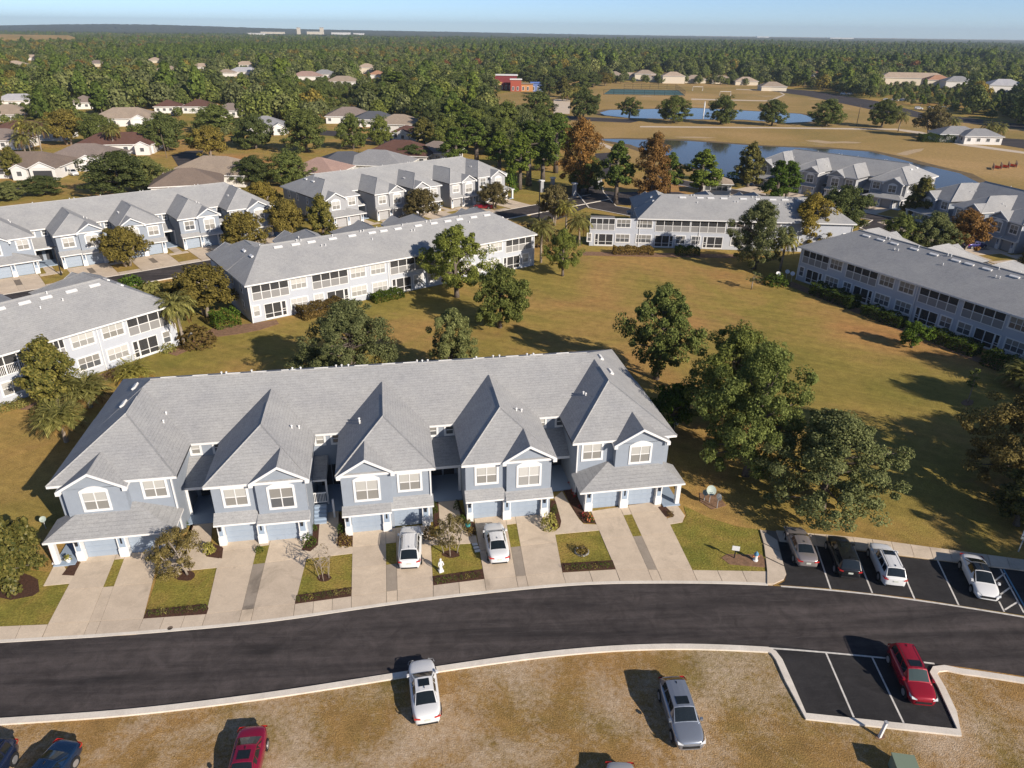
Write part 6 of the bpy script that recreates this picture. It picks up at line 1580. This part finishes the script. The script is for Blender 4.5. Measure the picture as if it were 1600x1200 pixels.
for i, (x, y) in enumerate(((742, 851), (744, 856), (746, 861))):
    q = MB(); q.prism([(-.2, -.13), (.22, -.12), (.19, .13), (-.21, .12)], 0, .06); tag(obj('stepping_stone', q.mesh('stepping_stone', [M['white']]), None, g(x, y), .2), 'pale stepping stone beside the white sedan, %s' % ('farthest', 'middle', 'nearest')[i], 'stone', 'stepping stones by the white sedan')
t = thing('porch_board', 'orange and white upright board on the left porch', 'sign', g(87, 880), .3); obj('board', MB().box(-.14, .14, -.02, .02, .1, 1.5).mesh('board', [M['orangeflower']]), t); obj('stand', MB().box(-.2, .2, -.12, .12, 0, .1).mesh('stand', [M['white']]), t)
t = thing('planter_urn', 'white urn planter by the left porch', 'planter', g(108, 880)); obj('urn', lathe([(0, .13), (.08, .1), (.2, .16), (.4, .24), (.45, .22)]).mesh('urn', [M['white']], True), t); obj('plant', cached(('shrub', 'palm', 1, 60), lambda: make_shrub(1, 1, 60, .25, 'palm', 1)), t, (0, 0, .4), scale=(.3, .3, .35))
t = thing('planter_ring', 'low teal ring edging round the small shrub', 'planter', g(909, 863)); q = MB()
for j in range(14): a0, a1 = j * math.pi / 7, (j + 1) * math.pi / 7; q.prism([(.55 * math.cos(a0), .5 * math.sin(a0)), (.55 * math.cos(a1), .5 * math.sin(a1)), (.48 * math.cos(a1), .43 * math.sin(a1)), (.48 * math.cos(a0), .43 * math.sin(a0))], 0, .14)
obj('ring', q.mesh('ring', [M['galv']]), t)
t = thing('teal_pot', 'teal flower pot beside the fourth house corner', 'pot', g(731, 823)); obj('pot', lathe([(0, .16), (.3, .24), (.34, .22)]).mesh('pot', [mat('teal_glaze', (.05, .35, .38), .3)], True), t); obj('plant', cached(('shrub', 'bright', 1, 60), lambda: make_shrub(1, 1, 60, .25, 'bright', 1)), t, (0, 0, .3), scale=(.25, .25, .3))
q = MB(); q.tube([(0, 0, 0), (0, 0, .045)], [.17, .17], 14); o = obj('manhole_cover', q.mesh('manhole_cover', [M['wood']]), None, g(266, 982)); tag(o, 'brown round cover set in the front sidewalk', 'cover')
# entry gate
for i, (x, y, h) in enumerate(((863, 298, 3.0), (897, 306, 2.8), (934, 296, 2.6), (846, 300, 2.6))):
    t = thing('gate_pillar', 'stone gate pillar with pale cap, %s' % ('tallest one under the cypress', 'beside the dark oak', 'alone on the far side of the road', 'leftmost by the lamp')[i], 'pillar', g(x, y), .4, 'entry gate pillars')
    obj('shaft', cached(('gps', h), lambda: MB().box(-.4, .4, -.4, .4, 0, h).mesh('shaft', [M['greige']])), t); obj('cap', cached(('gpc', h), lambda: MB().box(-.58, .58, -.58, .58, h, h + .25).mesh('cap', [M['white']])), t)
A, B = g(848, 300), g(895, 305); d = B - A; t = thing('gate_fence', 'dark metal fence between the gate pillars', 'fence', A); q = MB()
for z in (.3, 1.9): q.tube([(0, 0, z), tuple(d + Vector((0, 0, z)))], [.05, .05], 4)
obj('rail', q.mesh('rail', [M['black']]), t)
for i in range(40): obj('bar', cached('gbar', lambda: MB().tube([(0, 0, 0), (0, 0, 2.1)], [.035, .035], 4).mesh('bar', [M['black']])), t, d * (i / 39))
A, B = g(1552, 266), g(1596, 261); d = B - A; t = thing('construction_fence', 'orange mesh construction fence on the meadow', 'fence', A); q = MB(); om = mat('orange_mesh', (.55, .13, .06), .8)
for i in range(12):
    p = d * (i / 11) + Vector((0, (i % 3) * 1.5, 0)); p2 = d * ((i + 1) / 11) + Vector((0, ((i + 1) % 3) * 1.5, 0)); obj('stake', cached('stake', lambda: MB().box(-.08, .08, -.08, .08, 0, 1.5).mesh('stake', [M['wood']])), t, p)
    if i < 11: q.face([tuple(p + Vector((0, 0, .2))), tuple(p2 + Vector((0, 0, .2))), tuple(p2 + Vector((0, 0, .8))), tuple(p + Vector((0, 0, .9)))])
obj('netting', q.mesh('netting', [om]), t)

# ------------------------------------------------------------------ far woods
FAR = []
def lowtree(kind, seed):
    r = np.random.default_rng(seed); H_, Rr = (11, 6.0) if kind != 'pine' else (15.5, 4.0)
    lm = {'oak': 'oak', 'oakd': 'oakdark', 'grey': 'oakgrey', 'pine': 'pine', 'olive': 'olive', 'rust': 'redleaf'}[kind]
    z0 = H_ * (.10 if kind != 'pine' else .25); k = 11 if kind != 'pine' else 14; per = 84; n = k * per; Ps = []; Ds = []
    for i in range(k):   # rounded puffs, leaves on their outer shells
        t = (i + r.uniform(.2, .8)) / k; a = i * 2.39996 + r.uniform(-.4, .4); w_ = float(PROFILE['round' if kind != 'pine' else 'pine'](np.array(t))) * Rr * (r.uniform(.35, .75) if t < .8 else r.uniform(0, .35))
        c = np.array([np.cos(a) * w_, np.sin(a) * w_, z0 + (.12 + .74 * t) * (H_ - z0)]); br = Rr * r.uniform(.34, .52)
        d = r.normal(size=(per, 3)); d[:, 2] = d[:, 2] * .8 + .25; d /= np.linalg.norm(d, axis=1, keepdims=True)
        Ps.append(c + d * br * r.uniform(.8, 1.05, (per, 1)) * np.array([1, 1, .8])); Ds.append(d)
    P = np.concatenate(Ps); d = np.concatenate(Ds)
    lq = leaf_quads(P, .56, .3, .8, out=d * 1.3 + (P - np.array([0, 0, H_ * .45])) / Rr * .5)
    tb = [(0, 0, 0), (0, 0, H_ * .6)]; q = MB(); q.tube(tb, [.28, .12], 5)
    V = [tuple(v) for v in lq.reshape(-1, 3)]; b0 = len(V); F = [tuple(range(4 * j, 4 * j + 4)) for j in range(n)] + [tuple(x + b0 for x in f) for f in q.f]
    me = bpy.data.meshes.new('tree'); me.from_pydata(V + q.v, [], F); me.materials.append(M[lm]); me.materials.append(M['bark']); me.polygons.foreach_set('material_index', [0] * n + [1] * len(q.f)); me.update()
    return me
KINDS = ['oak', 'oakd', 'grey', 'oak', 'oakd', 'grey', 'olive', 'pine', 'pine', 'rust']
LOW = [lowtree(k, 200 + i) for i, k in enumerate(KINDS)]
BOUND2 = [(-200, 205), (150, 208), (300, 228), (400, 236), (440, 215), (480, 198), (640, 190), (700, 218), (760, 200), (792, 165), (800, 100)]
BOUND = [(-400, 112), (0, 132), (60, 150), (120, 140), (300, 152), (430, 168), (480, 160), (560, 160), (660, 176), (700, 168), (750, 150), (800, 128), (930, 118), (1000, 112), (1150, 117), (1250, 136), (1300, 146), (1400, 160), (1500, 178), (1600, 196), (2000, 255)]
GAP = [(-90, 59, 118, 72)]
CLEAR = [[(690, 130), (760, 130), (860, 150), (860, 200), (700, 172)], [(420, 198), (650, 205), (655, 240), (580, 250), (400, 250)], [(80, 240), (330, 225), (340, 280), (60, 290)]]
def inside(x, y, poly):
    c = False
    for (x0, y0), (x1, y1) in zip(poly, poly[1:] + poly[:1]):
        if (y0 > y) != (y1 > y) and x < (x1 - x0) * (y - y0) / (y1 - y0) + x0: c = not c
    return c
def low_front(P):
    x, y, q = pr(P)
    return any(abs(x - h[0]) < h[2] * 1.15 and 0 < y - h[1] < 12 * CF / q * 1.2 for h in HOUSES_PX)
def allowed(P, edge=0):
    x, y, q = pr(P)
    if y > interp(BOUND, x) - edge:
        if x > 795 or y > interp(BOUND2, x) or random.random() < .3: return False
        if any(inside(x, y, r_) for r_ in CLEAR): return False
    for a, b_, c, d_ in GAP:
        if a < x < c and b_ < y < d_: return False
    for hx, hy, hw_, X, Y, rr_ in HOUSES_PX:
        if (P.x - X) ** 2 + (P.y - Y) ** 2 < (rr_ + 5) ** 2: return False
        if abs(x - hx) < hw_ * .8 and 0 < y - hy < 6: return False
    return True
pts = []
Y = 215.0
while Y < 3300:
    sp = 8.6 if Y < 600 else 9.2 if Y < 1100 else 12 if Y < 2000 else 17
    hw_ = Y * .80 + 40; X = -hw_ + random.uniform(0, sp)
    while X < hw_:
        P = Vector((X + random.uniform(-.45, .45) * sp, Y + random.uniform(-.45, .45) * sp, 0)); x, y, q = pr(P)
        if allowed(P):
            pine = .07 if x < 760 else .16
            u = random.random(); k = random.choice((7, 8)) if u < pine else 9 if u > .993 else 6 if u > .93 else random.randrange(6)
            s = random.uniform(.72, 1.2) * (.95 if x < 760 else 1.05)
            sz = random.uniform(.85, 1.2); nz = mnoise.noise(P / 140); n2 = mnoise.noise(P / 260 + Vector((7, 3, 1)))
            if n2 > .28 and k < 7 and (x > 760 or q > 700): k = random.choice((7, 8, k))
            if n2 < -.3 and k < 6: k = random.choice((6, 2, k))
            s *= 1 + .45 * nz
            if nz < -.52 and Y > 420: X += sp; continue
            if low_front(P): s *= .42; sz = .8
            pts.append((q, P, k, s, sz))
        X += sp
    Y += sp * .92
for x_, y_ in [(random.uniform(935, 1225), 0) for _ in range(46)]:
    yb = 119 + max(0, (x_ - 1100)) * .10 + random.uniform(-6, 7)
    P = g(x_, yb)
    if all((P.x - X) ** 2 + (P.y - Y_) ** 2 > (rr_ + 2) ** 2 for _, _, _, X, Y_, rr_ in HOUSES_PX): pts.append((pr(P)[2], P, random.randrange(6), random.uniform(.75, 1.1), 1.0))
for i_ in range(44):
    x_ = 940 + i_ * 6.6 + random.uniform(-4, 4)
    if random.random() < .3: continue
    P = g(x_, 129 + max(0, x_ - 1100) * .06 + random.uniform(-2, 2.5)); pts.append((pr(P)[2], P, random.randrange(6), random.uniform(.38, .62), 1.0))
pts.sort(key=lambda p: p[0])
NAMES = {7: ('pine_tree', 'tall pine in the woods beyond the suburb houses'), 8: ('pine_tree', 'tall pine in the woods beyond the suburb houses'), 9: ('tree', 'red-brown autumn tree in the woods beyond the suburb houses'), 6: ('tree', 'yellow-olive tree in the woods beyond the suburb houses')}
vis = [p for p in pts if -20 < pr(p[1])[0] < 1620]
near = vis[:300]; ids = set(id(p) for p in near)
for p in near:
    q, P, k, s, sz = p; nm, lb = NAMES.get(k, ('tree', 'broad dark green tree in the woods beyond the suburb houses'))
    o = obj(nm, LOW[k], None, P, random.uniform(0, 6.28), (s, s, s * sz)); tag(o, lb, 'tree', lb.replace('tall pine', 'tall pines').replace(' tree ', ' trees '))
rest = [p for p in pts if id(p) not in ids]
def instancer(name, items):
    me = bpy.data.meshes.new(name); me.vertices.add(len(items)); me.vertices.foreach_set('co', np.array([tuple(p[1]) for p in items], np.float32).ravel())
    for nm, tp, vals in (('kind', 'INT', [p[2] for p in items]), ('size', 'FLOAT', [p[3] for p in items]), ('turn', 'FLOAT', [random.uniform(0, 6.28) for _ in items])):
        a = me.attributes.new(nm, tp, 'POINT'); a.data.foreach_set('value', vals)
    src = bpy.data.collections.new('tree_kinds')
    for i, lm in enumerate(LOW): src.objects.link(bpy.data.objects.new('kind_%02d' % i, lm))
    ng = bpy.data.node_groups.new(name, 'GeometryNodeTree'); ng.interface.new_socket('Geometry', in_out='INPUT', socket_type='NodeSocketGeometry'); ng.interface.new_socket('Geometry', in_out='OUTPUT', socket_type='NodeSocketGeometry')
    N, L = ng.nodes, ng.links; gi = N.new('NodeGroupInput'); go = N.new('NodeGroupOutput'); iop = N.new('GeometryNodeInstanceOnPoints'); ci = N.new('GeometryNodeCollectionInfo')
    ci.inputs['Collection'].default_value = src; ci.inputs['Separate Children'].default_value = True; ci.inputs['Reset Children'].default_value = True
    def attr(nm, tp): a = N.new('GeometryNodeInputNamedAttribute'); a.data_type = tp; a.inputs[0].default_value = nm; return a.outputs[0]
    cx = N.new('ShaderNodeCombineXYZ'); L.new(attr('turn', 'FLOAT'), cx.inputs[2])
    L.new(gi.outputs[0], iop.inputs['Points']); L.new(ci.outputs[0], iop.inputs['Instance']); iop.inputs['Pick Instance'].default_value = True
    L.new(attr('kind', 'INT'), iop.inputs['Instance Index']); L.new(attr('size', 'FLOAT'), iop.inputs['Scale']); L.new(cx.outputs[0], iop.inputs['Rotation']); L.new(iop.outputs[0], go.inputs[0])
    o = obj(name, me); md = o.modifiers.new('trees', 'NODES'); md.node_group = ng; o['kind'] = 'stuff'; return o
instancer('far_woods', rest)
# woods toward the horizon: a rough canopy sheet
def canopy(name, y0, y1, ny, nx, zf, wf=.85):
    ys = y0 * (y1 / y0) ** np.linspace(0, 1, ny); V = []; F = []
    for i, y in enumerate(ys):
        xs = np.linspace(-1, 1, nx) * (y * wf + 100)
        xs = xs + rng.uniform(-.4, .4, nx) * (xs[1] - xs[0])
        for x in xs: V.append((x, y + rng.uniform(-.3, .3) * (ys[min(i + 1, ny - 1)] - y), zf(x, y)))
    for i in range(ny - 1):
        for j in range(nx - 1): a = i * nx + j; F.append((a, a + 1, a + nx + 1, a + nx))
    me = bpy.data.meshes.new(name); me.from_pydata(V, [], F); me.materials.append(M['canopy']); me.update(); return obj(name, me)
M['canopy'] = mat('wood_canopy', (.028, .036, .016), .95, var=.5, vscale=.03, var2=(.085, .088, .040))
o = canopy('distant_woods', 3250, 7000, 90, 420, lambda x, y: 10.5 + rng.uniform(-4.5, 3.5)); o['kind'] = 'stuff'
def hill(x, y): 
    u = x / y
    ridge = 40 * math.exp(-((u + .50) / .20) ** 2) + 16 * math.exp(-((u + .15) / .25) ** 2)
    return (10 + ridge) * min(1, max(0, (y - 4200) / 1600)) + rng.uniform(-4, 4) - 2
o = canopy('hills', 4200, 9000, 60, 420, hill); o['kind'] = 'structure'
# ------------------------------------------------------------------ air
if HAZE:
    hb = MB(); hb.box(-9500, 9500, -300, 9800, -1.2, 130)
    hm = bpy.data.materials.new('haze'); hm.use_nodes = True; N, L = hm.node_tree.nodes, hm.node_tree.links
    N.remove(N["Principled BSDF"]); v = N.new("ShaderNodeVolumePrincipled"); v.inputs["Color"].default_value = (.72, .86, 1.0, 1); v.inputs["Density"].default_value = HAZE; v.inputs["Anisotropy"].default_value = .2
    L.new(v.outputs[0], N["Material Output"].inputs["Volume"])
    o = obj('haze', hb.mesh('haze', [hm])); o['kind'] = 'stuff'
